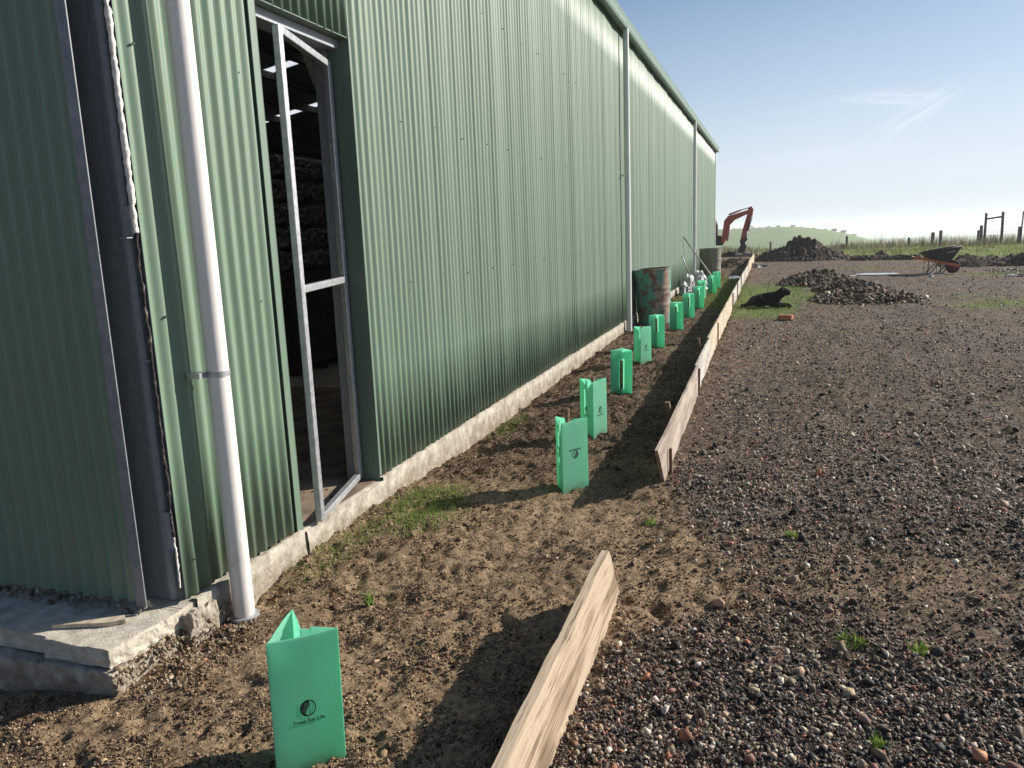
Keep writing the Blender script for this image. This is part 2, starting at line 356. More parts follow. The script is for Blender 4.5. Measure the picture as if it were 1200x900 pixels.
def lines(pts):
    """pts: list of (start, stop, step or growth)"""
    out = [pts[0][0]]
    for a, b, s, kind in pts:
        if kind == 'u': out += list(np.linspace(a, b, max(2, int(abs(b - a) / s) + 1))[1:])
        else:
            p = a; st = s[0]
            while p < b: p = p + st; st = st * s[1]; out.append(min(p, b))
    return np.array(out)
xs_r = lines([(-2.4, 1.7, .0125, 'u'), (1.7, 9000, (.014, 1.028), 'g')])
xs_l = -lines([(2.4, 9000, (.03, 1.16), 'g')])[1:][::-1]
XS = np.concatenate([xs_l, xs_r])
yn = [1.15]
while yn[-1] < 70: yn.append(yn[-1] + max(.0075, .0058 * yn[-1]))
while yn[-1] < 12000: yn.append(yn[-1] * 1.03)
yb = -lines([(-1.15, 300, (.03, 1.2), 'g')])[1:][::-1]
YS = np.concatenate([yb, np.array(yn)])
GX, GY = np.meshgrid(XS, YS)
def fine(x, y):
    gr, g, tan = zone(x, y)
    near = sstep(60, 20, y)
    soil = (1 - gr)
    c1 = fbm(x, y, .24, 4, 60); c2 = fbm(x, y, .06, 3, 66, .6)
    ridg = 1 - np.abs(2 * fbm(x, y, .13, 3, 70) - 1)
    rough = 1 - .6 * sstep(.3, .8, tan)
    c3 = fbm(x, y, .11, 4, 77, .62); pits = np.clip(.42 - c3, 0, 1)
    h = soil * near * (.05 * (c1 - .5) + .05 * (.5 + .5 * rough) * (c2 - .5) + .035 * rough * (ridg - .8) - .09 * pits)
    h = h + gr * near * (.03 * (c1 - .5) + .022 * (c2 - .5) + .05 * (fbm(x * 1.6, y * .35, .5, 3, 230) - .5) * sstep(3, 6, y))
    return h, gr, g, tan
H, GR, GG, GT = fine(GX, GY)
# flatten under the shed slab so that the ground never pokes through the floor
H = np.where((GX < -2.3) & (GY > 2.1) & (GY < 33.3), -.05, H)
Z = gz(GX, GY) + H
Z = np.where((GX < -2.32) & (GY > 2.1) & (GY < 33.2), -.12, Z)
ny, nx = GX.shape
V = np.stack([GX.ravel(), GY.ravel(), Z.ravel()], 1)
idx = np.arange(nx * ny).reshape(ny, nx)
F = np.stack([idx[:-1, :-1].ravel(), idx[:-1, 1:].ravel(), idx[1:, 1:].ravel(), idx[1:, :-1].ravel()], 1)

def ground_material():
    m, n, b = nodes_of('ground_soil_gravel_grass'); L = n.links.new
    a = n.nodes.new('ShaderNodeAttribute'); a.attribute_name = 'tone'
    sp = n.nodes.new('ShaderNodeSeparateColor'); L(a.outputs['Color'], sp.inputs[0])
    tc = n.nodes.new('ShaderNodeTexCoord')
    def nz(s, d=6, r=.6):
        q = n.nodes.new('ShaderNodeTexNoise'); q.inputs['Scale'].default_value = s; q.inputs['Detail'].default_value = d; q.inputs['Roughness'].default_value = r
        L(tc.outputs['Object'], q.inputs['Vector']); return q.outputs['Fac']
    def ramp(f, st):
        q = n.nodes.new('ShaderNodeValToRGB'); e = q.color_ramp.elements
        e[0].position = st[0][0]; e[0].color = (*st[0][1], 1); e[1].position = st[-1][0]; e[1].color = (*st[-1][1], 1)
        for p, c in st[1:-1]: k = e.new(p); k.color = (*c, 1)
        L(f, q.inputs[0]); return q.outputs[0]
    def mix(f, A, B, bt='MIX'):
        q = n.nodes.new('ShaderNodeMix'); q.data_type = 'RGBA'; q.blend_type = bt
        L(f, q.inputs['Factor']); L(A, q.inputs['A']); L(B, q.inputs['B']); return q.outputs['Result']
    dark = ramp(nz(26, 9, .7), [(.33, (.03, .019, .011)), (.5, (.09, .057, .036)), (.7, (.22, .15, .095))])
    tan = ramp(nz(34, 9, .72), [(.33, (.07, .043, .025)), (.5, (.225, .155, .092)), (.7, (.40, .295, .185))])
    vo = n.nodes.new('ShaderNodeTexVoronoi'); vo.inputs['Scale'].default_value = 55; L(tc.outputs['Object'], vo.inputs['Vector'])
    vs = n.nodes.new('ShaderNodeSeparateColor'); L(vo.outputs['Color'], vs.inputs[0])
    grav = ramp(vs.outputs[0], [(0, (.022, .018, .015)), (.5, (.065, .049, .038)), (.75, (.15, .11, .08)), (.9, (.2, .11, .08)), (1, (.36, .31, .26))])
    grass = ramp(nz(9), [(.3, (.08, .10, .025)), (.55, (.15, .2, .045)), (.75, (.25, .26, .09))])
    field = ramp(nz(.035, 6, .65), [(.35, (.07, .13, .03)), (.55, (.11, .19, .045)), (.7, (.18, .22, .07))])
    gf = n.nodes.new('ShaderNodeMix'); gf.data_type = 'RGBA'; gf.inputs['Factor'].default_value = .6; L(grass, gf.inputs['A']); L(field, gf.inputs['B']); grass = gf.outputs['Result']
    c = mix(sp.outputs[2], dark, tan); c = mix(sp.outputs[0], c, grav)
    c = mix(sp.outputs[1], c, grass)
    L(c, b.inputs['Base Color']); b.inputs['Roughness'].default_value = .92; b.inputs['Specular IOR Level'].default_value = .25
    bp = n.nodes.new('ShaderNodeBump'); bp.inputs['Distance'].default_value = .012; L(nz(60, 5, .7), bp.inputs['Height']); L(bp.outputs[0], b.inputs['Normal'])
    return m
GROUNDM = ground_material()
g = np_mesh('ground', V, F, GROUNDM, smooth=True, attrs={'tone': np.stack([(GR * np.interp(GY, [3, 14], [1, .75])).ravel(), (GG * np.interp(GY, [9, 13, 30, 40], [.12, .5, .6, 1])).ravel(), GT.ravel()], 1)})
tag(g, kind='structure')

# puddles lying in the ruts
WATER = mat('puddle_water', (.05, .045, .04), rough=.03, spec=.8, scale=3, bump=.0008, bscale=10)
def puddle(cx, cy, rx, ry, seed):
    mb = MB(); pts = []
    for k in range(40):
        a = 2 * PI * k / 40; rr = 1 + .35 * mnoise.noise(Vector((math.cos(a) * 1.6, math.sin(a) * 1.6, seed)))
        pts.append((cx + rx * rr * math.cos(a), cy + ry * rr * math.sin(a)))
    mb.hexa(pts, z_at(cx, cy) - .03, z_at(cx, cy) + .022)
    return tag(mb.build('puddle', WATER), kind='structure')
puddle(3.0, 25.9, .62, .42, 1); puddle(2.15, 25.3, .2, .2, 4); puddle(6.7, 24.2, .75, .45, 2); puddle(-.55, 33.0, .35, 1.1, 3); puddle(-1.15, 25.8, .2, .8, 6)

# ------------------------------------------------------------------ scattered stuff
ICO = None
def ico():
    global ICO
    if ICO is None:
        bm = bmesh.new(); bmesh.ops.create_icosphere(bm, subdivisions=1, radius=1)
        ICO = (np.array([v.co[:] for v in bm.verts]), np.array([[v.index for v in f.verts] for f in bm.faces])); bm.free()
    return ICO
def rand_rot(n):
    q = rng.normal(size=(n, 4)); q /= np.linalg.norm(q, axis=1)[:, None]; a, b, c, d = q.T
    return np.stack([np.stack([1 - 2 * (c * c + d * d), 2 * (b * c - a * d), 2 * (b * d + a * c)], 1),
                     np.stack([2 * (b * c + a * d), 1 - 2 * (b * b + d * d), 2 * (c * d - a * b)], 1),
                     np.stack([2 * (b * d - a * c), 2 * (c * d + a * b), 1 - 2 * (b * b + c * c)], 1)], 1)
def stones(name, P, size, cols, material, jit=.28, flat=.6, label=None, kind='stuff', parent=None, rot=None):
    bv, bf = ico(); n = len(P)
    # chip the pebble with a few random planes so that it has facets and edges
    v = np.repeat(bv[None], n, 0) * (1 + rng.uniform(-jit, jit, (n, len(bv), 1)) * .45)
    for q in range(4):
        nn = rng.normal(size=(n, 3)); nn /= np.linalg.norm(nn, axis=1)[:, None]; dd = rng.uniform(.25, .7, n)
        ex_ = np.clip(np.einsum('nij,nj->ni', v, nn) - dd[:, None], 0, None); v = v - ex_[..., None] * nn[:, None] * .95
    sc3 = np.stack([rng.uniform(.75, 1.35, n), rng.uniform(.6, 1.0, n), rng.uniform(flat * .6, flat * 1.25, n)], 1)
    v = v * sc3[:, None] * size[:, None, None]
    Rm = rand_rot(n) if rot is None else rot
    v = np.einsum('nij,nkj->nki', Rm, v) + P[:, None]
    f = bf[None] + (np.arange(n) * len(bv))[:, None, None]
    c = np.repeat(cols, len(bv), 0)
    o = np_mesh(name, v.reshape(-1, 3), f.reshape(-1, 3), material, attrs={'tone': c}, parent=parent)
    if kind: tag(o, label, kind=kind)
    return o
def sample_ground(n, y0, y1, xfun, power=2.0):
    """positions with density falling with distance"""
    u = rng.uniform(0, 1, n); y = (y0 ** (1 - power) + u * (y1 ** (1 - power) - y0 ** (1 - power))) ** (1 / (1 - power)) if power != 1 else y0 * (y1 / y0) ** u
    a, b = xfun(y); x = a + rng.uniform(0, 1, n) * (b - a)
    return x, y
def surf(x, y):
    h, gr, gg, tn = fine(x, y); return gz(x, y) + h, gr, gg, tn

def palette(n, cols, wts):
    c = np.array(cols)[rng.choice(len(cols), n, p=np.array(wts) / sum(wts))]
    return np.clip(c * rng.uniform(.7, 1.3, (n, 1)) * rng.uniform(.93, 1.07, (n, 3)), 0, .8)
STONEM = attr_mat('loose_stone', rough=.75, spec=.4, bump=.002)
SOILM = attr_mat('soil_clod', rough=.95, spec=.15, bump=.003)
gcols = [(.022, .020, .020), (.06, .048, .040), (.18, .13, .092), (.34, .26, .18), (.2, .1, .07), (.5, .44, .36), (.34, .14, .08)]
gw = [30, 20, 16, 14, 6, 8, 3]
x, y = sample_ground(230000, 1.35, 42, lambda y: (-.7 - .02 * (y > 30) * y, .36 * y + 1.0), 1.6)
zz, gr, gg, tn = surf(x, y)
keep = rng.uniform(0, 1, len(x)) < np.clip(gr * 1.15 - .02, .07, 1) * (1 - .8 * gg) * np.where(fbm(x, y, 1.1, 3, 200) > .56, .6, 1)
x, y, zz = x[keep], y[keep], zz[keep]
sz = rng.lognormal(math.log(.0049), .55, len(x)) * (1 + .045 * np.clip(y - 2.5, 0, 40)); sz = np.clip(sz, .0025, .035)
stones('gravel', np.stack([x, y, zz + sz * .25], 1), sz, palette(len(x), gcols, gw), STONEM, label='dark gravel with brick and pale stone chips over the yard')
# soil clods on the bed and the trampled wedge
x, y = sample_ground(260000, 1.3, 30, lambda y: (np.where(y < 2.0, -3.2, -2.3), np.where(y < 4.6, .9, -.66)), 1.45)
zz, gr, gg, tn = surf(x, y)
cl = fbm(x, y, .22, 3, 90)
keep = (rng.uniform(0, 1, len(x)) < (1 - gr) * np.clip((cl - .38) * 3.2, .10, 1) * (1 - .35 * tn)) & ~((x < -2.21) & (y < 2.45) & (y > 1.97))
x, y, zz, tn = x[keep], y[keep], zz[keep], tn[keep]
sz = rng.lognormal(math.log(.0038), .5, len(x)) * (1 + .07 * np.clip(y - 2.5, 0, 20)); sz = np.clip(sz, .002, .03)
cc = palette(len(x), [(.045, .029, .019), (.08, .054, .036), (.14, .098, .064), (.22, .158, .10), (.22, .10, .06), (.36, .29, .2)], [28, 26, 20, 12, 1.5, .8])
cc = cc * (1 + .5 * tn[:, None])
stones('soil_clods', np.stack([x, y, zz + sz * .1], 1), sz, np.clip(cc, 0, .6), SOILM, jit=.35, flat=.75, label='loose brown soil clods over the planting bed')

x, y = sample_ground(420000, 1.3, 12, lambda y: (np.where(y < 2.0, -3.2, -2.3), .38 * y + .9), 1.5)
zz, gr, gg, tn = surf(x, y)
keep = (rng.uniform(0, 1, len(x)) < (1 - .6 * gr) * np.clip(.35 + (fbm(x, y, .08, 2, 95) - .5) * 3, .08, 1)) & ~((x < -2.235) & (y < 2.5) & (y > 1.985))
x, y, zz, tn = x[keep], y[keep], zz[keep], tn[keep]
sz = np.clip(rng.lognormal(math.log(.0026), .42, len(x)) * (1 + .10 * np.clip(y - 2.5, 0, 20)), .0014, .012)
cc = palette(len(x), [(.04, .027, .018), (.09, .062, .04), (.17, .12, .075), (.3, .22, .14), (.38, .3, .2)], [24, 26, 24, 14, 2]) * (1 + .45 * tn[:, None])
ICO = None
PHI = (1 + 5 ** .5) / 2
_v = np.array([(-1, PHI, 0), (1, PHI, 0), (-1, -PHI, 0), (1, -PHI, 0), (0, -1, PHI), (0, 1, PHI), (0, -1, -PHI), (0, 1, -PHI), (PHI, 0, -1), (PHI, 0, 1), (-PHI, 0, -1), (-PHI, 0, 1)]) / 1.9
_f = np.array([(0, 11, 5), (0, 5, 1), (0, 1, 7), (0, 7, 10), (0, 10, 11), (1, 5, 9), (5, 11, 4), (11, 10, 2), (10, 7, 6), (7, 1, 8), (3, 9, 4), (3, 4, 2), (3, 2, 6), (3, 6, 8), (3, 8, 9), (4, 9, 5), (2, 4, 11), (6, 2, 10), (8, 6, 7), (9, 8, 1)])
ICO = (_v, _f)
stones('soil_crumbs', np.stack([x, y, zz + sz * .35], 1), sz, np.clip(cc, 0, .6), SOILM, jit=.6, flat=.8, label='fine crumbs of soil over the bed and the trampled ground')
ICO = None

# ---- grass blades
BLADEM = attr_mat('grass_blade', rough=.6, spec=.3, translucent=.35, var=.1)
def blades(name, P, h, wd, cols, label, lean=.5, parent=None):
    n = len(P); a = rng.uniform(0, 2 * PI, n); ln = rng.uniform(0, lean, n) * h
    dx = np.cos(a); dy = np.sin(a); b = rng.uniform(0, 2 * PI, n); sx = np.cos(b) * wd / 2; sy = np.sin(b) * wd / 2
    z0 = np.zeros(n)
    v = np.stack([P + np.stack([-sx, -sy, z0], 1), P + np.stack([sx, sy, z0], 1),
                  P + np.stack([sx * .7 + dx * ln * .35, sy * .7 + dy * ln * .35, h * .6], 1), P + np.stack([-sx * .7 + dx * ln * .35, -sy * .7 + dy * ln * .35, h * .6], 1),
                  P + np.stack([dx * ln, dy * ln, h], 1)], 1)
    f = np.array([[0, 1, 2], [0, 2, 3], [3, 2, 4]])[None] + (np.arange(n) * 5)[:, None, None]
    o = np_mesh(name, v.reshape(-1, 3), f.reshape(-1, 3), BLADEM, attrs={'tone': np.repeat(cols, 5, 0)}, parent=parent)
    if label: tag(o, label, kind='stuff')
    return o
gpal = [(.09, .16, .025), (.15, .26, .04), (.22, .31, .06), (.33, .34, .12)]
def grass_area(name, n, xr, yr, hh, wd, label, pal=gpal, wts=(3, 4, 3, 1), thr=.15, lean=.8, power=0.01):
    x = rng.uniform(*xr, n); y = rng.uniform(*yr, n)
    zz, gr, gg, tn = surf(x, y); k = (rng.uniform(thr, 1.0, n) < gg); x, y, zz = x[k], y[k], zz[k]
    h = rng.uniform(.4, 1.2, len(x)) * hh
    blades(name, np.stack([x, y, zz - .003], 1), h, wd * rng.uniform(.6, 1.3, len(x)), palette(len(x), pal, wts[:len(pal)]), label, lean)
grass_area('grass', 26000, (-2.25, -1.4), (2.6, 7.4), .04, .0035, 'short green grass along the foot of the shed wall')
grass_area('grass', 26000, (-2.2, -.66), (13.6, 27), .05, .009, 'green grass in the planting bed beyond the guards', pal=[(.1, .14, .03), (.19, .23, .05), (.26, .28, .09), (.2, .12, .06)])
grass_area('grass', 26000, (-.66, 5.5), (13, 24), .05, .010, 'bright green grass around the black dog')
grass_area('grass', 9000, (1.5, 9), (24, 32), .07, .02, 'thin grass between the ruts in the yard', pal=[(.1, .13, .03), (.18, .2, .07), (.26, .24, .12)])
grass_area('grass', 30000, (0.5, 26), (33, 57), .09, .03, 'short paddock grass before the fence', pal=[(.15, .2, .04), (.24, .3, .06), (.34, .34, .13), (.36, .31, .19)], wts=(3, 4, 3, 2))
# tall dry grass along the fence line on the crest
n = 26000
x = rng.uniform(-3.5, 30, n); y = rng.uniform(50, 57, n); cl = fbm(x, y, 1.5, 3, 120)
k = rng.uniform(.3, .8, n) < cl; x, y, cl = x[k], y[k], cl[k]
h = (.22 + 1.15 * np.clip(cl - .42, 0, 1)) * rng.uniform(.5, 1.25, len(x)) * (1 + .5 * (rng.uniform(0, 1, len(x)) > .97)) * np.interp(x, [-3.5, 2, 8, 20], [.6, .75, 1.05, 1.3])
blades('tall_grass', np.stack([x, y, gz(x, y) - .02], 1), h, rng.uniform(.012, .035, len(x)), palette(len(x), [(.2, .19, .1), (.3, .26, .17), (.12, .12, .06), (.38, .33, .23), (.09, .09, .05)], [4, 4, 4, 2, 3]), 'tall dry grass and weeds along the fence on the crest', .35)
x = rng.uniform(4, 20, 9000); y = 44 + rng.uniform(-3, 3, 9000); cl = fbm(x, y, .9, 2, 140); k = cl > .62; x, y = x[k], y[k]
blades('grass_tussocks', np.stack([x, y, gz(x, y) - .02], 1), rng.uniform(.08, .3, len(x)), rng.uniform(.015, .03, len(x)), palette(len(x), [(.2, .2, .08), (.1, .12, .04), (.3, .27, .14)], [3, 3, 2]), 'scattered grass tussocks in the green paddock', .5)

n = 420
x, y = sample_ground(n, 1.5, 12, lambda y: (np.full_like(y, -2.1), .36 * y + .6), 1.3)
zz = surf(x, y)[0]; a = rng.uniform(0, PI, n); l_ = rng.uniform(.008, .035, n); tz = rng.uniform(-.004, .008, n)
dx, dy = np.cos(a) * l_, np.sin(a) * l_; wx, wy = -np.sin(a) * .0011, np.cos(a) * .0011; c0 = np.stack([x, y, zz + .006], 1)
v = np.stack([c0 + np.stack([-dx - wx, -dy - wy, -tz], 1), c0 + np.stack([dx - wx, dy - wy, tz], 1), c0 + np.stack([dx + wx, dy + wy, tz + .001], 1), c0 + np.stack([-dx + wx, -dy + wy, -tz + .001], 1)], 1)
tag(np_mesh('straw', v.reshape(-1, 3), np.arange(n * 4).reshape(n, 4), BLADEM, attrs={'tone': np.repeat(palette(n, [(.4, .32, .2), (.26, .18, .11), (.5, .43, .3)], [3, 3, 1]), 4, 0)}), 'dry straw and root bits scattered over the soil', kind='stuff')

# little weeds in the gravel: single plants
def weed(x, y, r, n, label, hh=.04):
    a = rng.uniform(0, 2 * PI, n); rr = r * np.sqrt(rng.uniform(0, 1, n)); px = rr * np.cos(a); py = rr * np.sin(a)
    P = np.stack([px, py, np.zeros(n)], 1); h = rng.uniform(.5, 1.2, n) * hh
    o = blades('weed', P, h, rng.uniform(.004, .008, n), palette(n, gpal, (3, 4, 2, 1)), None, 1.3)
    zz = surf(np.array([x]), np.array([y]))[0][0]; o.location = (x, y, zz - .002)
    return tag(o, label, 'weed', 'small weeds in the gravel')
weed(.30, 2.95, .055, 90, 'low weed clump in the gravel, right of the plank and nearest the dirt patch')
weed(.53, 2.93, .035, 50, 'small weed just right of the low weed clump in the gravel')
weed(.12, 4.0, .03, 60, 'bright little weed in the gravel right of the tree guards')
weed(.33, 2.35, .022, 40, 'tiny lime green weed among the nearest gravel stones')
weed(-.6, 4.05, .03, 40, 'small weed near the near end of the form boards')
weed(.78, 2.25, .03, 40, 'pale weed at the right edge of the near gravel')
weed(-1.66, 2.85, .02, 26, 'thin grass tuft in bare soil left of the plank', .07)

# ------------------------------------------------------------------ shed
shed = thing('metal_shed', 'long green corrugated metal shed on a concrete slab with an open doorway', 'shed', (XW, 2.4, 0))
SO = Vector((XW, 2.4, 0))
def S(mb, name, m, **k):                       # build a shed part in world coordinates under the shed root
    mb.v = [(p[0] - SO.x, p[1] - SO.y, p[2] - SO.z) for p in mb.v]
    return mb.build(name, m, shed, **k)
PITCH, AMP = .0762, .0098
SEG = 10
def sheet_profile(y0, y1):
    n = int(round((y1 - y0) / PITCH * SEG)); ys = np.linspace(y0, y1, n + 1)
    xs = XW + AMP * np.cos((ys - 2.40) / PITCH * 2 * PI)
    # overlaps every 762 mm and slight waviness of the wall
    k = np.floor((ys - 2.4) / PITCH)
    xs = xs + .004 * np.sin(ys * 1.9) + .004 * np.sin(ys * 6.1 + 1 + np.sin(ys * .7)) + .0026 * np.sin(ys * 15 + 2 + 2 * np.sin(ys * 1.3)) + .0022 * (np.floor((ys - 2.4) / .762) % 2)
    xs = xs + AMP * .28 * (hash2(k, k * 0, 3) - .5) * np.cos((ys - 2.40) / PITCH * 2 * PI)
    return xs, ys
def sheet(mb, y0, y1, z0, z1, nz=6, jag=0):
    xs, ys = sheet_profile(y0, y1); zsn = np.linspace(0, 1, nz)
    b = []
    for i, t in enumerate(zsn):
        zz = z0 + (z1 - z0) * t + (jag * (hash2(np.floor((ys - 2.4) / .762), ys * 0, 9) - .5) if i == 0 else 0)
        wob = .0016 * np.sin(ys * 2.7 + t * 5) + .0012 * np.sin(ys * 9 + t * 11)
        b.append(np.stack([xs + wob, ys, np.broadcast_to(zz, ys.shape)], 1))
    v = np.concatenate(b); m = len(ys)
    fs = [(i * m + k, i * m + k + 1, (i + 1) * m + k + 1, (i + 1) * m + k) for i in range(nz - 1) for k in range(m - 1)]
    mb.add(v.tolist(), fs)
DY0, DY1, DZ = 3.235, 4.085, 2.655
EAVE = 4.56
mb = MB(); sheet(mb, 2.412, DY0, .150, EAVE, 8, .012); sheet(mb, DY0, DY1, DZ, EAVE, 5); sheet(mb, DY1, 33.0, .150, EAVE, 8, .012)
wallo = S(mb, 'wall_sheeting', GREEN, smooth=True)
so = wallo.modifiers.new('gauge', 'SOLIDIFY'); so.thickness = .0012; so.offset = -1
# end wall sheeting (faces -Y, in shade)
mb = MB(); xs = np.arange(-18.25, -2.385, PITCH / SEG); n = len(xs)
yy = 2.315 - AMP * np.cos(xs / PITCH * 2 * PI); v = []
zl = [.165, 1.2, 2.4, 3.5, EAVE + .05]
gable = lambda x: 4.62 + (8 - abs(x + 10.25)) * math.tan(R(10))
for i, zc in enumerate(zl):
    for k in range(n): v.append((xs[k], yy[k] + .002 * math.sin(zc * 3 + xs[k] * 2), zc if i < len(zl) - 1 else gable(xs[k]) - .02))
mb.add(v, [(i * n + k, i * n + k + 1, (i + 1) * n + k + 1, (i + 1) * n + k) for i in range(len(zl) - 1) for k in range(n - 1)])
S(mb, 'end_wall_sheeting', GREEN, smooth=True)
# galvanised angle along the end wall's free edge
mb = MB(); mb.box(-2.395, -2.347, 2.298, 2.303, .155, 4.6)
rough_up(S(mb, 'edge_angle', mat('dull_angle_steel', (.17, .175, .19), (.25, .255, .27), rough=.6, metal=.3, scale=25)), .002, 9, 5)
# corner column, a lipped channel
mb = MB(); prof = [(-2.85, 2.43), (-2.38, 2.425), (-2.335, 2.415), (-2.322, 2.418), (-2.312, 2.428), (-2.309, 2.47), (-2.284, 2.475), (-2.284, 2.56), (-2.85, 2.56)]
mb.hexa(prof, .13, 4.56); S(mb, 'corner_column', GALV_D, bevel=.003)
mb = MB(); mb.box(-2.32, -2.268, 2.404, 2.408, 1.60, 1.72); mb.box(-2.30, -2.268, 2.36, 2.405, 1.60, 1.604)
S(mb, 'girt_bracket', GALV_D)
mb = MB(); mb.box(-2.31, -2.262, 2.402, 2.406, .36, .52); mb.add([(-2.3, 2.40, .36), (-2.262, 2.37, .345), (-2.262, 2.40, .37)], [(0, 1, 2)]); S(mb, 'girt_bracket', GALV_D)
mb = MB(); mb.box(-2.315, -2.262, 2.40, 2.404, 1.13, 1.138); S(mb, 'girt_bracket', GALV_D)
# insulation showing at the sheet's edge
def edge_roll(z0, z1, r, amp, material, name, seed, x=-2.262):
    pts = []; rs = []; n = int((z1 - z0) / .012)
    for i in range(n + 1):
        z = z0 + (z1 - z0) * i / n; q = mnoise.noise(Vector((z * 7, seed, 0))); q2 = mnoise.noise(Vector((z * 30, seed, 5)))
        pts.append((x + amp * q, 2.400 + amp * q2, z)); rs.append(r * (1 + .55 * q2 + .3 * q))
    m = MB().tube(pts, rs, 9)
    return rough_up(S(m, name, material, smooth=True), .004, 90)
WOOL = mat('white_insulation_wool', (.6, .57, .52), (.8, .77, .72), rough=1, scale=60, bump=.003, bscale=150)
FOIL = mat('torn_dark_insulation', (.015, .014, .013), (.3, .25, .2), rough=.7, scale=30, lo=.55, hi=.75)
edge_roll(1.62, 4.56, .011, .004, WOOL, 'insulation', 3); edge_roll(.42, 1.66, .006, .005, FOIL, 'insulation_lining', 8)
edge_roll(.20, .44, .004, .004, WOOL, 'insulation', 12, x=-2.262)
# slab and footing
mb = MB(); mb.box(-18.3, -2.236, 2.37, 33.05, -.25, .128)
S(mb, 'floor_slab', CONC_S)
def conc_strip(y0, y1, top, bot, xo, seed):
    """rough cast edge of the slab under the sheets"""
    n = int((y1 - y0) / .035); v = []; K = 7
    for i in range(n + 1):
        y = y0 + (y1 - y0) * i / n
        for k in range(K):
            t = k / (K - 1); q = mnoise.noise(Vector((y * 3.1, t * 2, seed))) * .012 + mnoise.noise(Vector((y * 17, t * 5, seed))) * .008 + mnoise.noise(Vector((y * 50, t * 14, seed))) * .004
            zt = top + mnoise.noise(Vector((y * 9, 0, seed + 3))) * .012 + mnoise.noise(Vector((y * 30, 0, seed))) * .008
            z = zt + (bot - zt) * max(0, (k - 1)) / (K - 2)
            v.append((xo + (q + .006 * math.sin(t * PI) if k else -.03), y, z + (0 if k else -.004)))
    m = MB(); m.add(v, [(i * K + k, i * K + k + 1, (i + 1) * K + k + 1, (i + 1) * K + k) for i in range(n) for k in range(K - 1)])
    return S(m, 'slab_edge', CONC, smooth=True)
conc_strip(2.44, 3.26, .138, -.25, -2.222, 1); conc_strip(3.24, 4.10, .126, -.25, -2.212, 2); conc_strip(4.08, 33.0, .152, -.25, -2.218, 5)
# rubble-faced ledge at the near corner
mb = MB(); mb.hexa([(-18, 2.05), (-2.60, 2.055), (-2.585, 2.03), (-2.27, 2.02), (-2.238, 2.375), (-18, 2.372)], .052, .128)
lo = rough_up(S(mb, 'corner_ledge', CONC_S), .007, 9, 24, 3, .006, 45)
mb = MB(); mb.box(-2.60, -2.20, 2.0, 2.37, -.3, .034); mb.box(-18, -2.60, 2.02, 2.37, -.3, .034)
mb2 = MB(); mb2.box(-2.9, -2.245, 2.0, 2.36, -.28, .05)
fo_ = rough_up(S(mb2, 'footing', CONC), .018, 7, 26, 2, .008, 45); fo_.data.shade_smooth()
mb = MB(); mb.box(-18, -2.9, 2.02, 2.36, -.28, .033); S(mb, 'footing', CONC)
mb = MB(); mb.box(-2.245, -2.195, 2.36, 2.52, -.25, .10); ml_ = rough_up(S(mb, 'mortar_lump', CONC), .014, 13, 22, 4, .010, 60); ml_.data.shade_smooth()
# debris of mortar under the end wall sheet
P = np.stack([rng.uniform(-3.6, -2.36, 150), rng.uniform(2.27, 2.34, 150), rng.uniform(.128, .16, 150)], 1)
stones('mortar_crumbs', P, rng.uniform(.005, .02, 150), palette(150, [(.3, .27, .22), (.16, .13, .1), (.1, .07, .05)], [3, 3, 2]), STONEM, label='mortar crumbs along the ledge under the end wall')
# pebbly mortar spilled down from the ledge and the slab edge to the soil
n = 800; y = rng.uniform(2.0, 2.62, n); u = rng.uniform(0, 1, n) ** 1.4; x = -2.245 + .20 * u * (.7 + .5 * rng.uniform(0, 1, n))
zg = surf(x, y)[0]; zt = np.where(y < 2.38, .05, .09); z = np.maximum(zg, zg + (zt - zg) * (1 - u * 2.2)) + .002
stones('spilled_mortar', np.stack([x, y, z], 1), np.clip(rng.lognormal(math.log(.007), .45, n), .003, .02), palette(n, [(.36, .3, .22), (.24, .18, .12), (.12, .08, .05), (.22, .1, .06)], [3, 4, 4, .7]), STONEM, label='pale pebbly mortar crumbs banked against the slab corner')
# doorway trims
mb = MB(); mb.box(-2.236, -2.232, 3.19, 3.238, .14, 2.67); mb.box(-2.36, -2.232, 3.236, 3.240, .13, 2.67); S(mb, 'jamb_flashing', GREEN_D)
mb = MB(); mb.box(-2.375, -2.24, 4.083, 4.087, .13, 2.66); mb.box(-2.24, -2.236, 4.083, 4.105, .16, 2.66); S(mb, 'jamb_flashing', GREEN_D)
mb = MB(); mb.box(-2.40, -2.24, 3.24, 4.083, 2.652, 2.656); S(mb, 'head_flashing', GREEN_D)
frame = S(MB().box(-2.35, -2.29, 3.242, 3.272, .13, 2.60).box(-2.44, -2.375, 4.045, 4.083, .13, 2.60).box(-2.42, -2.30, 3.242, 4.083, 2.60, 2.65), 'door_frame', GALV_D, bevel=.003)
# door leaf: bare steel frame standing ajar
leaf = S(MB().tube([(-2.36, 4.04, 1.2), (-2.36, 4.04, 1.26)], .01), 'door_leaf', GALV_D)
def LB(a, b, name):
    m = MB().bar(a, b, .036, .036); m.v = [(p[0] - SO.x, p[1] - SO.y, p[2]) for p in m.v]
    o = m.build(name, GALV, leaf, bevel=.004); return o
A0, A1 = (-2.205, 3.36), (-2.355, 4.035)
LB((*A0, .140), (*A0, 2.556), 'stile'); LB((*A1, .15), (*A1, 2.54), 'stile')
d = Vector((A1[0] - A0[0], A1[1] - A0[1], 0)).normalized() * .019
for za, zb in ((2.538, 2.522), (1.335, 1.345), (.158, .168)):
    LB((A0[0] + d.x, A0[1] + d.y, za), (A1[0] - d.x, A1[1] - d.y, zb), 'rail')
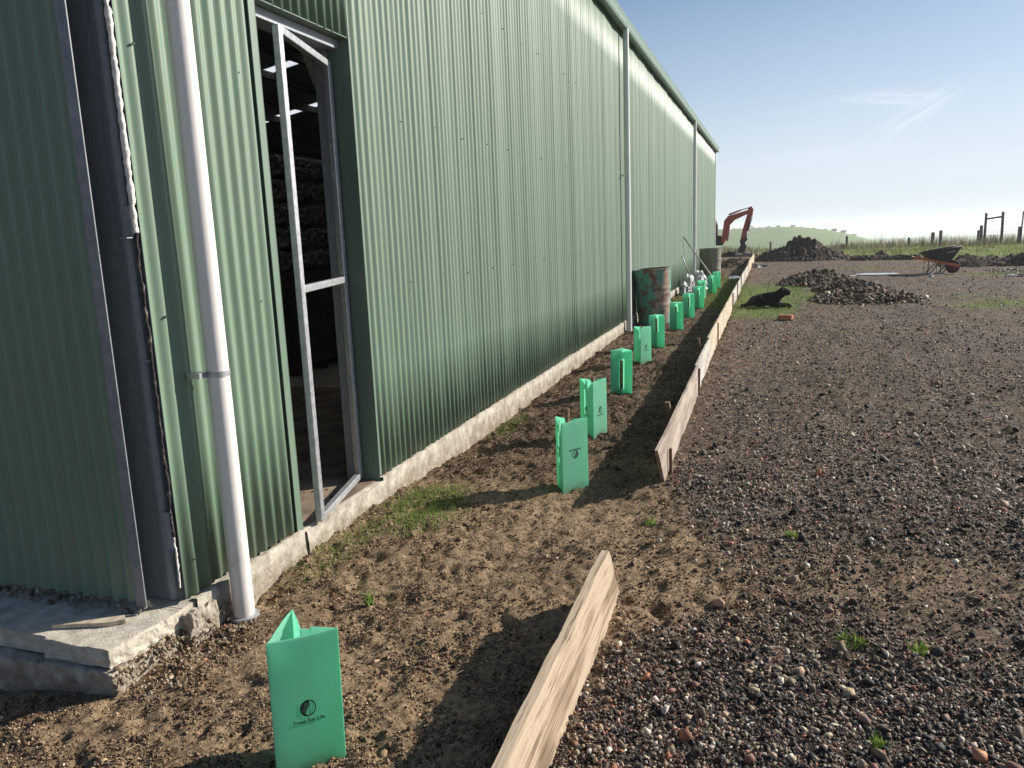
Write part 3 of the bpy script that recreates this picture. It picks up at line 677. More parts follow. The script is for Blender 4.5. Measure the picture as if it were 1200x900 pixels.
# interior: other walls, roof with skylights (near-slope ones added), purlins, brace, posts
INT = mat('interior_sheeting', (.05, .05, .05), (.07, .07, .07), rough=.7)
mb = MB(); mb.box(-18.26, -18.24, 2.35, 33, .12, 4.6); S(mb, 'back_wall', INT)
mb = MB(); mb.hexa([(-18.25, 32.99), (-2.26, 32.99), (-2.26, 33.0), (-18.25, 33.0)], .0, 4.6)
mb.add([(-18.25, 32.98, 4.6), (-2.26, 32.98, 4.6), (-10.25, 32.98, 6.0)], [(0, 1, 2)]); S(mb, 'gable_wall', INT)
tr = math.tan(R(10)); t = .03
def roofq(mb, x0, x1, y0, y1):
    z = lambda x: 4.62 + (8 - abs(x + 10.25)) * tr
    mb.add([(x0, y0, z(x0)), (x1, y0, z(x1)), (x1, y1, z(x1)), (x0, y1, z(x0)), (x0, y0, z(x0) + t), (x1, y0, z(x1) + t), (x1, y1, z(x1) + t), (x0, y1, z(x0) + t)],
           [(3, 2, 1, 0), (4, 5, 6, 7), (0, 1, 5, 4), (1, 2, 6, 5), (2, 3, 7, 6), (3, 0, 4, 7)])
mb = MB()
for a, b in ((2.2, 7.3), (7.65, 14.0), (14.35, 33.1)): roofq(mb, -10.25, -2.19, a, b)
for a, b in ((2.2, 17.25), (17.65, 21.0), (21.4, 33.1)): roofq(mb, -18.3, -10.25, a, b)
S(mb, 'roof', GREEN_D)
POLY = mat('skylight_sheet', (.95, .96, .97), rough=.5, translucent=.97)
for a in (7.3, 14.0): mb = MB(); roofq(mb, -10.25, -2.19, a, a + .35); S(mb, 'skylight_seen_or_added', POLY)  # near-slope strips out of view, added to light the bales
for a in (17.25, 21.0): mb = MB(); roofq(mb, -18.3, -10.25, a, a + .4); S(mb, 'skylight_seen_or_added', POLY)
for xp in np.arange(-17.6, -10.3, 1.15):
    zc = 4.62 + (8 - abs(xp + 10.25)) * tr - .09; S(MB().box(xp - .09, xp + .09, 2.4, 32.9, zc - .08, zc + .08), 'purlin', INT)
S(MB().bar((-3.0, 4.78, 3.0), (-3.0, 5.05, 2.58), .05, .05), 'fly_brace', GALV)
# eave: gutter and fascia
mb = MB(); gp = [(-2.238, 4.515), (-2.125, 4.50), (-2.112, 4.53), (-2.112, 4.60), (-2.104, 4.655), (-2.116, 4.66), (-2.124, 4.61), (-2.124, 4.54), (-2.135, 4.515), (-2.236, 4.53)]
n = len(gp); y0, y1 = 2.3, 33.15
mb.add([(p[0], y0, p[1]) for p in gp] + [(p[0], y1, p[1]) for p in gp], [(i, (i + 1) % n, n + (i + 1) % n, n + i) for i in range(n)] + [tuple(range(n))[::-1], tuple(range(n, 2 * n))])
S(mb, 'gutter', GREEN_D)
# far corner flashing
S(MB().box(-2.30, -2.222, 32.96, 33.02, .02, 4.52).box(-2.228, -2.2225, 32.86, 32.96, .02, 4.52), 'corner_flashing', PAINTPIPE)
# downpipes
def downpipe(y, m, r=.045, xo=-2.15, straps=(1.05,), shoe=False):
    zb = z_at(xo, y) - .02
    o = S(MB().tube([(xo, y, zb), (xo, y, 1.5), (xo, y, 3), (xo, y, 4.51)], r, 28), 'downpipe', m, smooth=True, angle=50)
    for z in straps:
        s = MB(); n = 24; v = []
        for k in range(n + 1):
            a = -PI * .62 + k / n * PI * 1.24
            for rr in (r + .0005, r + .003):
                for dz in (-.011, .011): v.append((xo + rr * math.cos(a), y + rr * math.sin(a), z + dz))
        fs = []
        for k in range(n):
            b = k * 4; fs += [(b + 2, b + 6, b + 7, b + 3), (b, b + 1, b + 5, b + 4), (b + 1, b + 3, b + 7, b + 5), (b, b + 4, b + 6, b + 2)]
        s.add(v, fs); s.box(xo - .085, xo - .02, y - .088, y - .042, z - .011, z + .011)
        s.v = [(p[0] - SO.x, p[1] - SO.y, p[2]) for p in s.v]
        s.build('strap', GALV if m is PVC else m, o)
    return o
dp = downpipe(2.63, PVC, shoe=True)
m_ = MB().lathe([(.046, 0), (.062, .0), (.062, .02), (.046, .024)], 32); o = m_.build('pipe_collar', GALV, dp, smooth=True, angle=40)
o.location = (-2.15 - SO.x, 2.63 - SO.y, z_at(-2.15, 2.63) - .004)
downpipe(12.36, PAINTPIPE, straps=(2.4,)); downpipe(23.35, PAINTPIPE, straps=(2.4,)); 
# roofing screws on the near part of the wall
scm = MB().lathe([(.0001, .005), (.0035, .005), (.004, .0015), (.006, 0)], 8).build('screw', SCREW, shed)
first = True; cnt = 0
for z in (.30, 1.30, 2.30, 3.3):
    for k in range(14):
        crest = round((3.08 - 2.40) / PITCH) + 7 * k - 7 if k else 1
        yy_ = 2.40 + crest * PITCH
        if yy_ > 9.5 or yy_ < 2.42 or (3.15 < yy_ < 4.12 and z < DZ): continue
        o = scm if first else scm.copy()
        if not first: COL.objects.link(o); o.parent = shed
        first = False; cnt += 1
        o.rotation_euler = (0, R(90), 0); o.location = (XW + AMP + .001 - SO.x, yy_ - SO.y, z + (.012 * math.sin(yy_ * 5)))

# interior bales seen through the doorway
BALE = mat('black_wrap_painted_glints', (.03, .03, .03), (.55, .55, .53), rough=.25, scale=30, spec=.9, lo=.45, hi=.7)  # pale noise patches paint glints into the black wrap's colour
bz = 1.27
def bale(k, z0, lab):
    bm = bmesh.new(); bmesh.ops.create_cube(bm, size=1); bmesh.ops.subdivide_edges(bm, edges=bm.edges[:], cuts=14, use_grid_fill=True)
    for v in bm.verts:
        p = v.co; q = math.sin((p.y + .5) * 46 + 3 * mnoise.noise(p * 3)) * .02; 
        b = 1 - .25 * (2 * abs(p.z)) ** 4
        v.co = Vector((p.x * .8 * b + (q if p.x > 0 else 0), p.y * 1.1, p.z * .24)) + mnoise.noise_vector(p * 9 + Vector((k, 0, 0))) * .012
    me = bpy.data.meshes.new('wrapped_bale'); bm.to_mesh(me); bm.free(); me.materials.append(BALE); me.shade_smooth()
    o = bpy.data.objects.new('wrapped_bale', me); COL.objects.link(o); o.location = (-5.35, 7.9, z0 + .12)
    return tag(o, lab, 'bale', 'dark bales stacked inside the shed')
for k, pos in enumerate(['lowest', 'second from bottom', 'third from bottom', 'fourth from bottom', 'topmost']):
    bale(k, bz + k * .25, f'shiny dark ribbed bale inside the shed doorway, {pos} of the stack')
cr_ = thing('wooden_crate', 'dark wooden crate carrying the bales inside the shed', 'crate', (-5.35, 7.9, .128))
cm = mat('dark_crate_wood', (.03, .022, .016), (.06, .045, .03), rough=.9, scale=6)
MB().box(-.42, .42, -.6, .6, .1, 1.14).build('crate_body', cm, cr_); 
for yb_ in (-.5, 0, .5): MB().box(-.42, .42, yb_ - .05, yb_ + .05, 0, .098).build('skid', cm, cr_)
P = np.stack([rng.uniform(-3.6, -2.35, 260), rng.uniform(3.2, 5.5, 260), np.full(260, .132)], 1)
stones('floor_dirt', P, rng.uniform(.004, .016, 260), palette(260, [(.12, .08, .05), (.2, .14, .09), (.05, .04, .03)], [3, 2, 2]), SOILM, label='clods and dirt on the concrete floor inside the doorway')
# earth film on the floor behind the sill
DIRTF = mat('dirty_floor', (.12, .085, .06), (.3, .23, .16), rough=.95, scale=5, detail=10, bump=.003)
tag(MB().box(-4.8, -2.26, 3.0, 6.8, .1282, .1315).build('dirt_film', DIRTF), kind='structure')
# broken timber splinter and crumbs on the ledge
o = MB().hexa([(-2.62, 2.10), (-2.40, 2.24), (-2.37, 2.21), (-2.42, 2.17)], 0, .016).build('timber_splinter', BOARD_B); o.location = (0, 0, .1295)
tag(o, 'pale pointed timber splinter lying on the concrete ledge', 'wood scrap')

# ------------------------------------------------------------------ plank and form boards
def board(name, x0, y0, x1, y1, h, th, m, label, cat, group=None, zt0=None, lean=0, end=None, dip=0, gap=0, seed=0, amp=.004):
    """upright board from (x0,y0) to (x1,y1); outline in its own plane, subdivided for slight warp"""
    Ln = math.hypot(x1 - x0, y1 - y0); rz = -math.atan2(x1 - x0, y1 - y0)
    n = max(6, int(Ln / .07)); K = 8; v = []
    e0, e1 = end or ((0, 0), (0, 0))       # y offsets (bottom, top) at each end
    for side in (0, 1):
        for i in range(n + 1):
            for k in range(K + 1):
                tk = k / K; ya = e0[0] + (e0[1] - e0[0]) * tk; yb2 = Ln + e1[0] + (e1[1] - e1[0]) * tk
                yy = ya + (yb2 - ya) * i / n
                hh = h(yy) if callable(h) else h
                z = -.06 + (hh + .06) * tk
                wx = amp * mnoise.noise(Vector((yy * 1.3, seed, 0))) + amp * .4 * mnoise.noise(Vector((yy * 6, tk * 3, seed)))
                edge = .004 * mnoise.noise(Vector((yy * 12, 5, seed))) if k == K else 0
                v.append(((side - .5) * th * (1 if 0 < k < K else .86) + wx + lean * z, yy, z + edge))
    W_ = (n + 1) * (K + 1); f = []
    q = lambda s, i, k: s * W_ + i * (K + 1) + k
    for i in range(n):
        for k in range(K): f.append((q(1, i, k), q(1, i + 1, k), q(1, i + 1, k + 1), q(1, i, k + 1))); f.append((q(0, i, k), q(0, i, k + 1), q(0, i + 1, k + 1), q(0, i + 1, k)))
        f.append((q(0, i, K), q(1, i, K), q(1, i + 1, K), q(0, i + 1, K))); f.append((q(0, i, 0), q(0, i + 1, 0), q(1, i + 1, 0), q(1, i, 0)))
    for k in range(K): f.append((q(0, 0, k), q(1, 0, k), q(1, 0, k + 1), q(0, 0, k + 1))); f.append((q(0, n, k), q(0, n, k + 1), q(1, n, k + 1), q(1, n, k)))
    o = MB().add(v, f).build(name, m); o.location = (x0, y0, 0); o.rotation_euler = (0, 0, rz); o.data.shade_smooth()
    bm = bmesh.new(); bm.from_mesh(o.data)
    for ed in bm.edges:
        if len(ed.link_faces) == 2 and ed.calc_face_angle(0) > R(35): ed.smooth = False
    bm.to_mesh(o.data); bm.free()
    return tag(o, label, cat, group)
def plank_h(y):
    s = y - (3.14 - .75)
    return .25
pl = board('plank', -.600, .75, -.625, 3.14, plank_h, .036, PLANK, 'pale weathered plank on edge in the foreground with a pointed splintered end', 'plank',
           end=((0, 0), (.06, -.1)), seed=3, amp=.008, lean=-.07)
G = 'timber form boards edging the planting bed'
board('form_board', -.63, 4.72, -.66, 7.55, .285, .022, BOARD_A, 'pinkish brown form board with an overhanging slanted end, nearest of the line', 'board', G, end=((.12, -.24), (0, 0)), seed=5)
board('form_board', -.675, 7.5, -.70, 9.5, .285, .022, BOARD_C, 'greyish form board between the pinkish and the tan board', 'board', G, seed=6)
board('form_board', -.70, 9.3, -.735, 15.5, .315, .024, BOARD_B, 'light tan form board with a stake against its face', 'board', G, seed=7)
board('form_board', -.745, 15.4, -.765, 20.5, .31, .022, BOARD_C, 'grey form board just beyond the tan board, beside the dog', 'board', G, seed=8)
board('form_board', -.775, 20.4, -.79, 27.5, .33, .022, BOARD_C, 'grey form board between the dog and the far end of the line', 'board', G, seed=9)
board('form_board', -.80, 27.3, -.83, 37.5, .38, .022, BOARD_B, 'pale form board at the far end of the line near the excavator', 'board', G, seed=10, amp=.02)
def stake(x, y, h, lab, lx=0, ly=0, wd=.028, g='pegs holding the form boards'):
    o = MB().bar((0, 0, -.15), (lx, ly, h), wd, wd * .7).build('wooden_peg', STAKE, bevel=.002); o.location = (x, y, z_at(x, y))
    return tag(o, lab, 'peg', g)
stake(-.603, 4.98, .17, 'thin dark peg on the gravel side of the nearest form board', 0, -.03)
stake(-.655, 5.75, .30, 'flat topped peg behind the nearest form board on the bed side', -.07, 0, .05)
stake(-.640, 7.45, .26, 'dark peg where the pinkish and greyish boards meet')
stake(-.745, 9.1, .33, 'short peg on the bed side before the tan board', -.05, 0, .045)
stake(-.69, 10.9, .29, 'dark upright peg against the face of the tan board')
stake(-.715, 15.6, .33, 'dark peg where the tan board meets the grey board', 0, 0, .035)
stake(-.74, 18.2, .33, 'peg midway along the grey board beside the dog', 0, 0, .035)
stake(-.76, 20.8, .38, 'peg at the joint of the two grey boards', 0, 0, .04)
stake(-.78, 24, .38, 'peg midway along the second grey board', 0, 0, .04)
stake(-.79, 27.6, .42, 'peg where the grey board meets the far pale board', 0, 0, .045)
stake(-.86, 34.5, .6, 'tall peg on the bed side near the end of the line', 0, 0, .05)
stake(-.70, 37.4, .5, 'last tall peg at the far end of the board line', 0, 0, .05)

# ------------------------------------------------------------------ tree guards
GUARD = mat('green_corflute', (.42, .80, .64), (.46, .84, .68), rough=.42, scale=4, translucent=.72, bump=.0002, bscale=60)
def add_dirt(m):
    n = m.node_tree; b = n.nodes['Principled BSDF']; L = n.links.new
    src = b.inputs['Base Color'].links[0].from_socket
    tc = n.nodes.new('ShaderNodeTexCoord'); nz = n.nodes.new('ShaderNodeTexNoise'); nz.inputs['Scale'].default_value = 14; nz.inputs['Detail'].default_value = 8; nz.inputs['Roughness'].default_value = .7
    L(tc.outputs['Object'], nz.inputs['Vector'])
    sx = n.nodes.new('ShaderNodeSeparateXYZ'); L(tc.outputs['Object'], sx.inputs[0])
    mr = n.nodes.new('ShaderNodeMapRange'); mr.inputs['From Min'].default_value = .0; mr.inputs['From Max'].default_value = .12; mr.inputs['To Min'].default_value = .22; mr.inputs['To Max'].default_value = 0
    L(sx.outputs['Z'], mr.inputs[0])
    ad = n.nodes.new('ShaderNodeMath'); L(nz.outputs['Fac'], ad.inputs[0]); L(mr.outputs[0], ad.inputs[1])
    rp = n.nodes.new('ShaderNodeValToRGB'); rp.color_ramp.elements[0].position = .6; rp.color_ramp.elements[1].position = .78; rp.color_ramp.elements[1].color = (.55, .55, .55, 1)
    L(ad.outputs[0], rp.inputs[0])
    mx = n.nodes.new('ShaderNodeMix'); mx.data_type = 'RGBA'; mx.inputs['B'].default_value = (.26, .22, .15, 1)
    L(rp.outputs[0], mx.inputs['Factor']); L(src, mx.inputs['A']); L(mx.outputs['Result'], b.inputs['Base Color'])
add_dirt(GUARD); soil_splash(GUARD, .0, .10, .22, .62, .8, .6, (.3, .24, .15), 22)
INK = mat('dark_print_ink', (.012, .045, .03), rough=.6)
STK = wood_mat('guard_stake_wood', [(.14, .08, .05), (.26, .16, .1), (.36, .25, .17)])
SIDE, GH = .205, .45
def wallstrip(mb, a, b, z0, z1, th=.004):
    a = Vector(a).to_3d(); b = Vector(b).to_3d(); d = (b - a).normalized(); nrm = Vector((d.y, -d.x, 0)) * th / 2
    v = []
    N = 5
    for i in range(N + 1):
        p = a + (b - a) * i / N
        za = z0(i / N) if callable(z0) else z0; zb = z1(i / N) if callable(z1) else z1
        v += [(*(p + nrm).xy, za), (*(p - nrm).xy, za), (*(p + nrm).xy, zb), (*(p - nrm).xy, zb)]
    f = []
    for i in range(N):
        q = i * 4; f += [(q, q + 4, q + 6, q + 2), (q + 1, q + 3, q + 7, q + 5), (q + 2, q + 6, q + 7, q + 3), (q, q + 1, q + 5, q + 4)]
    f += [(0, 2, 3, 1), (N * 4, N * 4 + 1, N * 4 + 3, N * 4 + 2)]
    mb.add(v, f)
text_cache = {}
def text_mesh(s, size):
    cu = bpy.data.curves.new('lettering', 'FONT'); cu.body = s; cu.size = size; cu.align_x = 'CENTER'; cu.extrude = .0003; cu.resolution_u = 3; cu.offset = .0003
    o = bpy.data.objects.new('tmp', cu); COL.objects.link(o)
    dg = bpy.context.evaluated_depsgraph_get(); me = bpy.data.meshes.new_from_object(o.evaluated_get(dg)); bpy.data.objects.remove(o)
    return me
TXT = text_mesh('Trees For Life', .0165)
TXT.materials.clear(); TXT.materials.append(INK)
def logo_mesh():
    """dark oval with a leaf, seed dots and a sweep cut out"""
    mb = MB(); rx, rz = .0235, .027; n = 40
    def band(pts_o, pts_i, y=0):
        k = len(pts_o); mb.add([(p[0], y, p[1]) for p in pts_o] + [(p[0], y, p[1]) for p in pts_i], [(i, i + 1, k + i + 1, k + i) for i in range(k - 1)])
    el = lambda a, s: (rx * s * math.cos(a), rz * s * math.sin(a))
    A = [2 * PI * i / n for i in range(n + 1)]
    band([el(a, 1) for a in A], [el(a, .86) for a in A])
    # left dark half disc bounded by an S curve
    L_, R_ = [], []
    for i in range(21):
        z = -rz * .95 + 2 * rz * .95 * i / 20; w_ = rx * .95 * math.sqrt(max(0, 1 - (z / rz) ** 2))
        s = .006 * math.sin(z / rz * 2.6) - .001
        L_.append((-w_, z)); R_.append((min(max(s, -w_), w_), z))
    band(L_, R_)
    # leaf outline on the right
    Lf, Rf = [], []
    for i in range(15):
        t = i / 14; z = -rz * .8 + t * rz * 1.55; c = .004 + .009 * t; wl = .0055 * math.sin(PI * t)
        Lf.append((c - wl, z)); Rf.append((c - wl + .0013, z))
    band(Lf, Rf)
    L2 = [(p[0] + .0055 * 2 * math.sin(PI * i / 14), p[1]) for i, p in enumerate(Lf)]; band(L2, [(p[0] + .0012, p[1]) for p in L2])
    return mb
LOGO = None
def face_mark(parent, a, b, zc, flip=False, text=True, s=1.0, off=.0045):
    """logo and words on the outside of the face from a to b"""
    a = Vector(a); b = Vector(b); d = (b - a).normalized(); nrm = Vector((d.y, -d.x)); c = (a + b) / 2 + nrm * off * .7
    ang = math.atan2(d.y, d.x)
    global LOGO
    mb = logo_mesh()
    if LOGO is None:
        o = mb.build('logo', INK, parent); LOGO = o.data
        dm = MB()
    else:
        o = bpy.data.objects.new('logo', LOGO); COL.objects.link(o); o.parent = parent
    o.location = (c.x, c.y, zc); o.rotation_euler = (0, PI if flip else 0, ang); o.scale = (s, 1, s)
    # pale seed dots over the dark half
    dots = MB()
    for (dx, dz) in ((-.016, -.009), (-.012, -.013), (-.0125, -.007), (-.008, -.010), (-.008, -.016), (-.004, -.014), (-.0165, -.003), (-.009, -.0035)):
        dots.add([(dx + .0016 * math.cos(q * PI / 3), -.0006, dz + .0016 * math.sin(q * PI / 3)) for q in range(6)], [tuple(range(6))])
    for q in range(4):
        dots.add([(-.013 + q * .0035, -.0006, -.002 + q * .001), (-.0122 + q * .0035, -.0006, -.002 + q * .001), (-.008 + q * .003, -.0006, .02 - q * .001), (-.0088 + q * .003, -.0006, .02 - q * .001)], [(0, 1, 2, 3)])
    dots.build('logo_highlights', GUARD, o)
    if text:
        t = bpy.data.objects.new('lettering', TXT); COL.objects.link(t); t.parent = parent
        t.location = (c.x, c.y, zc + (.034 if flip else -.046) * s); t.rotation_euler = (R(90), PI if flip else 0, ang)
        if flip: t.rotation_euler = (Matrix.Rotation(ang, 3, 'Z') @ Matrix.Rotation(PI, 3, 'Y') @ Matrix.Rotation(R(90), 3, 'X')).to_euler()
        t.scale = (s, s, 1)
def guard(bx, by, phi, label, slot=(.2, .40), flip=False, stk=True, stk_h=.36, marks=True, fold=.055, tilt=0, text=True, h=GH, cut=0):
    root = thing('tree_guard', label, 'tree guard', (bx, by, z_at(bx, by) - .012), R(phi), 'green plastic tree guards in the planting bed')
    root.rotation_euler = (R(tilt), R(tilt * .5), R(phi))
    B = Vector((0, 0)); C = Vector((SIDE, 0)); A = Vector((SIDE * math.cos(R(60)), SIDE * math.sin(R(60))))
    Mid = (A + C) / 2; Dp = Mid - Mid.normalized() * fold
    mb = MB()
    bot = (lambda t: cut * t * t) if cut else 0
    wallstrip(mb, B, C, bot, lambda t: h - .004 * math.sin(t * PI)); wallstrip(mb, A, B, 0, lambda t: h - .003 + .004 * math.sin(t * 5))
    z0, z1 = slot
    for P_, s in ((A, 1), (C, -1)):
        E_ = P_ + (Dp - P_) * .72
        if s > 0: wallstrip(mb, E_, P_, 0, h - .002)
        else: wallstrip(mb, P_, E_, 0, h - .002)
        for za, zb in ((0, z0), (z1, h - .01)):
            if zb - za > .02:
                if s > 0: wallstrip(mb, Dp, E_, za, zb)
                else: wallstrip(mb, E_, Dp, za, zb)
    mb.build('sleeve', GUARD, root)
    if stk:
        cx, cy = (Dp * .8 + (A + C) * .5 * .05).xy
        MB().bar((cx, cy, -.12), (cx + .003, cy, stk_h), .026, .02).build('stake', STK, root, bevel=.0015)
    if marks:
        face_mark(root, B, C, .215 if not flip else .24, flip, text); face_mark(root, A, B, .215 if not flip else .24, flip, text)
    return root
guard(-1.372, 1.745, 43, 'nearest tree guard, beside the white downpipe, its logo facing out', flip=False, slot=(.1, .3), stk=False, tilt=1.5)
guard(-1.185, 4.43, 55, 'second tree guard from the front, stake above its rim and logo upside down', flip=True, stk_h=.52, cut=.045)
guard(-1.29, 5.78, 72, 'third tree guard from the front, showing two faces with a logo on each', stk_h=.47)
guard(-1.405, 7.62, 248, 'fourth tree guard from the front, its open slot showing a wooden stake', slot=(.06, .36), stk_h=.34, tilt=-1)
guard(-1.37, 9.38, 182, 'fifth tree guard from the front, bright right face and split left side', slot=(.3, .42), stk_h=.46, fold=.045)
guard(-1.50, 10.75, 250, 'sixth tree guard from the front, half hidden behind the fifth', slot=(.22, .43), stk_h=.40)
guard(-1.46, 12.6, 254, 'seventh tree guard from the front, standing beside the rusty teal drum', slot=(.3, .42), stk_h=.38)
guard(-1.43, 14.4, 246, 'eighth tree guard from the front, just right of the rusty drum', slot=(.2, .42), stk_h=.38)
guard(-1.42, 16.1, 252, 'ninth tree guard from the front, fourth from the far end of the row', slot=(.28, .42), stk_h=.38, marks=False)
guard(-1.40, 17.9, 205, 'tenth tree guard from the front, its right edge bright in the sun', slot=(.3, .42), stk_h=.38, marks=False)
guard(-1.42, 19.8, 250, 'second to last tree guard, in front of the bags', slot=(.28, .42), stk_h=.38, marks=False)
guard(-1.40, 21.6, 238, 'last tree guard at the far end of the row, before the far drum', slot=(.3, .42), stk_h=.38, marks=False)

# ------------------------------------------------------------------ drums, bags, poles
def drum_mat(name, base, rust, third, sc_=4, lo=.5, hi=.6):
    m, n, b = nodes_of(name); L = n.links.new
    tc = n.nodes.new('ShaderNodeTexCoord'); mp = n.nodes.new('ShaderNodeMapping'); mp.inputs['Location'].default_value = (.3, .1, .7); L(tc.outputs['Object'], mp.inputs[0])
    def nz(s, d=7):
        q = n.nodes.new('ShaderNodeTexNoise'); q.inputs['Scale'].default_value = s; q.inputs['Detail'].default_value = d; q.inputs['Roughness'].default_value = .65; L(mp.outputs[0], q.inputs['Vector']); return q.outputs['Fac']
    r1 = n.nodes.new('ShaderNodeValToRGB'); r1.color_ramp.elements[0].position = lo; r1.color_ramp.elements[1].position = hi; L(nz(sc_), r1.inputs[0])
    r2 = n.nodes.new('ShaderNodeValToRGB'); r2.color_ramp.elements[0].position = .52; r2.color_ramp.elements[1].position = .62; mp3 = n.nodes.new('ShaderNodeMapping'); mp3.inputs['Scale'].default_value = (1, 1, .25); L(tc.outputs['Object'], mp3.inputs[0]); q3 = n.nodes.new('ShaderNodeTexNoise'); q3.inputs['Scale'].default_value = 3.4; q3.inputs['Detail'].default_value = 6; L(mp3.outputs[0], q3.inputs['Vector']); L(q3.outputs['Fac'], r2.inputs[0])
    m1 = n.nodes.new('ShaderNodeMix'); m1.data_type = 'RGBA'; m1.inputs['A'].default_value = (*base, 1); m1.inputs['B'].default_value = (*third, 1); L(r2.outputs[0], m1.inputs['Factor'])
    m2 = n.nodes.new('ShaderNodeMix'); m2.data_type = 'RGBA'; m2.inputs['B'].default_value = (*rust, 1); L(m1.outputs['Result'], m2.inputs['A']); L(r1.outputs[0], m2.inputs['Factor'])
    L(m2.outputs['Result'], b.inputs['Base Color']); b.inputs['Roughness'].default_value = .7
    return m
D1 = drum_mat('teal_rusty_paint', (.06, .25, .2), (.13, .055, .035), (.34, .22, .17), 6, .49, .6)
D2 = drum_mat('dull_drum_paint', (.13, .14, .1), (.15, .1, .07), (.22, .2, .14), 3)
RUSTI = mat('rusty_interior', (.12, .05, .03), (.2, .09, .05), rough=.9)
def drum(x, y, r0, r1, h, m, label, tilt=(0, 0)):
    root = thing('steel_drum', label, 'drum', (x, y, z_at(x, y) - .01)); root.rotation_euler = (R(tilt[0]), R(tilt[1]), 0)
    pr = []; N = 40
    for i in range(N + 1):
        t = i / N; r = r0 + (r1 - r0) * t
        for c in (.36, .66): r += .012 * math.exp(-((t - c) / .018) ** 2)
        r += .004 * math.sin(t * 9)
        pr.append((r, t * h))
    MB().lathe(pr, 56).build('shell', m, root, smooth=True)
    MB().lathe([(r1 - .006, h - .002), (r0 - .008, .02), (.001, .02)], 56).build('lining', RUSTI, root, smooth=True)
    MB().lathe([(r1 - .006, h - .004), (r1 + .006, h - .006), (r1 + .009, h + .006), (r1, h + .014), (r1 - .008, h + .006), (r1 - .006, h - .004)], 56).build('rim', m, root, smooth=True)
    return root
drum(-1.90, 13.45, .265, .315, .93, D1, 'rusty teal steel drum with open top, beside the first far downpipe', (1, -2.5))
drum(-1.83, 25.0, .31, .325, .96, D2, 'dull olive steel drum at the far end of the wall')
BAG = mat('white_plastic_bag', (.3, .31, .32), (.6, .6, .6), rough=.5, scale=8)
BAGD = mat('grey_bag', (.12, .14, .14), (.5, .5, .5), rough=.5, scale=6)
def bag(x, y, sx, sy, sz_, m, label, seed):
    bm = bmesh.new(); bmesh.ops.create_icosphere(bm, subdivisions=4, radius=1)
    for v in bm.verts:
        p = v.co.copy(); d = mnoise.noise(p * 1.7 + Vector((seed, 0, 0))) * .35 + abs(mnoise.noise(p * 4 + Vector((seed, 3, 0)))) * .3 - abs(mnoise.noise(p * 9)) * .1
        q = p * (1 + d); q.z = max(q.z, -.45); v.co = Vector((q.x * sx, q.y * sy, (q.z + .45) * sz_))
    me = bpy.data.meshes.new('plastic_bag'); bm.to_mesh(me); bm.free(); me.materials.append(m)
    o = bpy.data.objects.new('plastic_bag', me); COL.objects.link(o); o.location = (x, y, z_at(x, y) - .02)
    return tag(o, label, 'bag', 'crumpled bags by the shed wall')
bag(-2.02, 19.4, .13, .22, .2, BAGD, 'grey crumpled bag against the wall, nearest of the bags', 1)
bag(-2.0, 20.3, .12, .2, .32, BAG, 'tall white crumpled bag leaning on the shed wall', 2)
bag(-1.78, 21.2, .17, .22, .24, BAG, 'white crumpled bag behind the last tree guards', 3)
bag(-1.95, 22.6, .16, .25, .28, BAG, 'furthest white bag, below the leaning pole', 5)
o = MB().tube([(0, 0, -.05), (-.47, -.95, 1.14)], .017, 8).build('wooden_pole', BOARD_C, smooth=True); o.location = (-1.75, 22.0, .3); 
o.data.transform(Matrix.Translation((0, 0, 0))); 
o.location = (0, 0, 0); o.data = MB().tube([(-1.52, 23.4, 0), (-2.215, 21.05, 1.36)], .02, 8).build('tmp_pole', BOARD_C, smooth=True).data
bpy.data.objects.remove(bpy.data.objects['tmp_pole'])
tag(o, 'long pale pole leaning on the shed wall over the bags', 'pole')
o = MB().tube([(-1.98, 21.7, 0.0), (-2.22, 20.65, .9)], .016, 8).build('metal_rod', GALV, smooth=True); tag(o, 'shorter grey rod leaning on the wall before the bags', 'rod')

# ------------------------------------------------------------------ dog
def skin_mesh(name, nodes, edges, m, parent, root=0, sub=2):
    me = bpy.data.meshes.new(name); me.from_pydata([n[:3] for n in nodes], edges, []); o = bpy.data.objects.new(name, me); COL.objects.link(o)
    sk = o.modifiers.new('skin', 'SKIN'); sk.branch_smoothing = .5
    for i, n_ in enumerate(nodes):
        d_ = me.skin_vertices[0].data[i]; rr = n_[3]; d_.radius = rr if isinstance(rr, tuple) else (rr, rr); d_.use_root = (i == root)
    s = o.modifiers.new('sub', 'SUBSURF'); s.levels = sub; s.render_levels = sub
    dg = bpy.context.evaluated_depsgraph_get(); dg.update(); nm = bpy.data.meshes.new_from_object(o.evaluated_get(dg)); o.modifiers.clear(); o.data = nm
    nm.materials.clear(); nm.materials.append(m); nm.shade_smooth(); o.parent = parent
    return o
FUR = mat('black_fur', (.003, .003, .003), (.006, .005, .005), rough=.7, scale=30, bump=.004, bscale=90, spec=.15)
dog = thing('dog', 'black dog lying on the grass beside the form boards with its head up', 'dog', (-.02, 16.15, z_at(0, 16.15) - .01), R(-6))
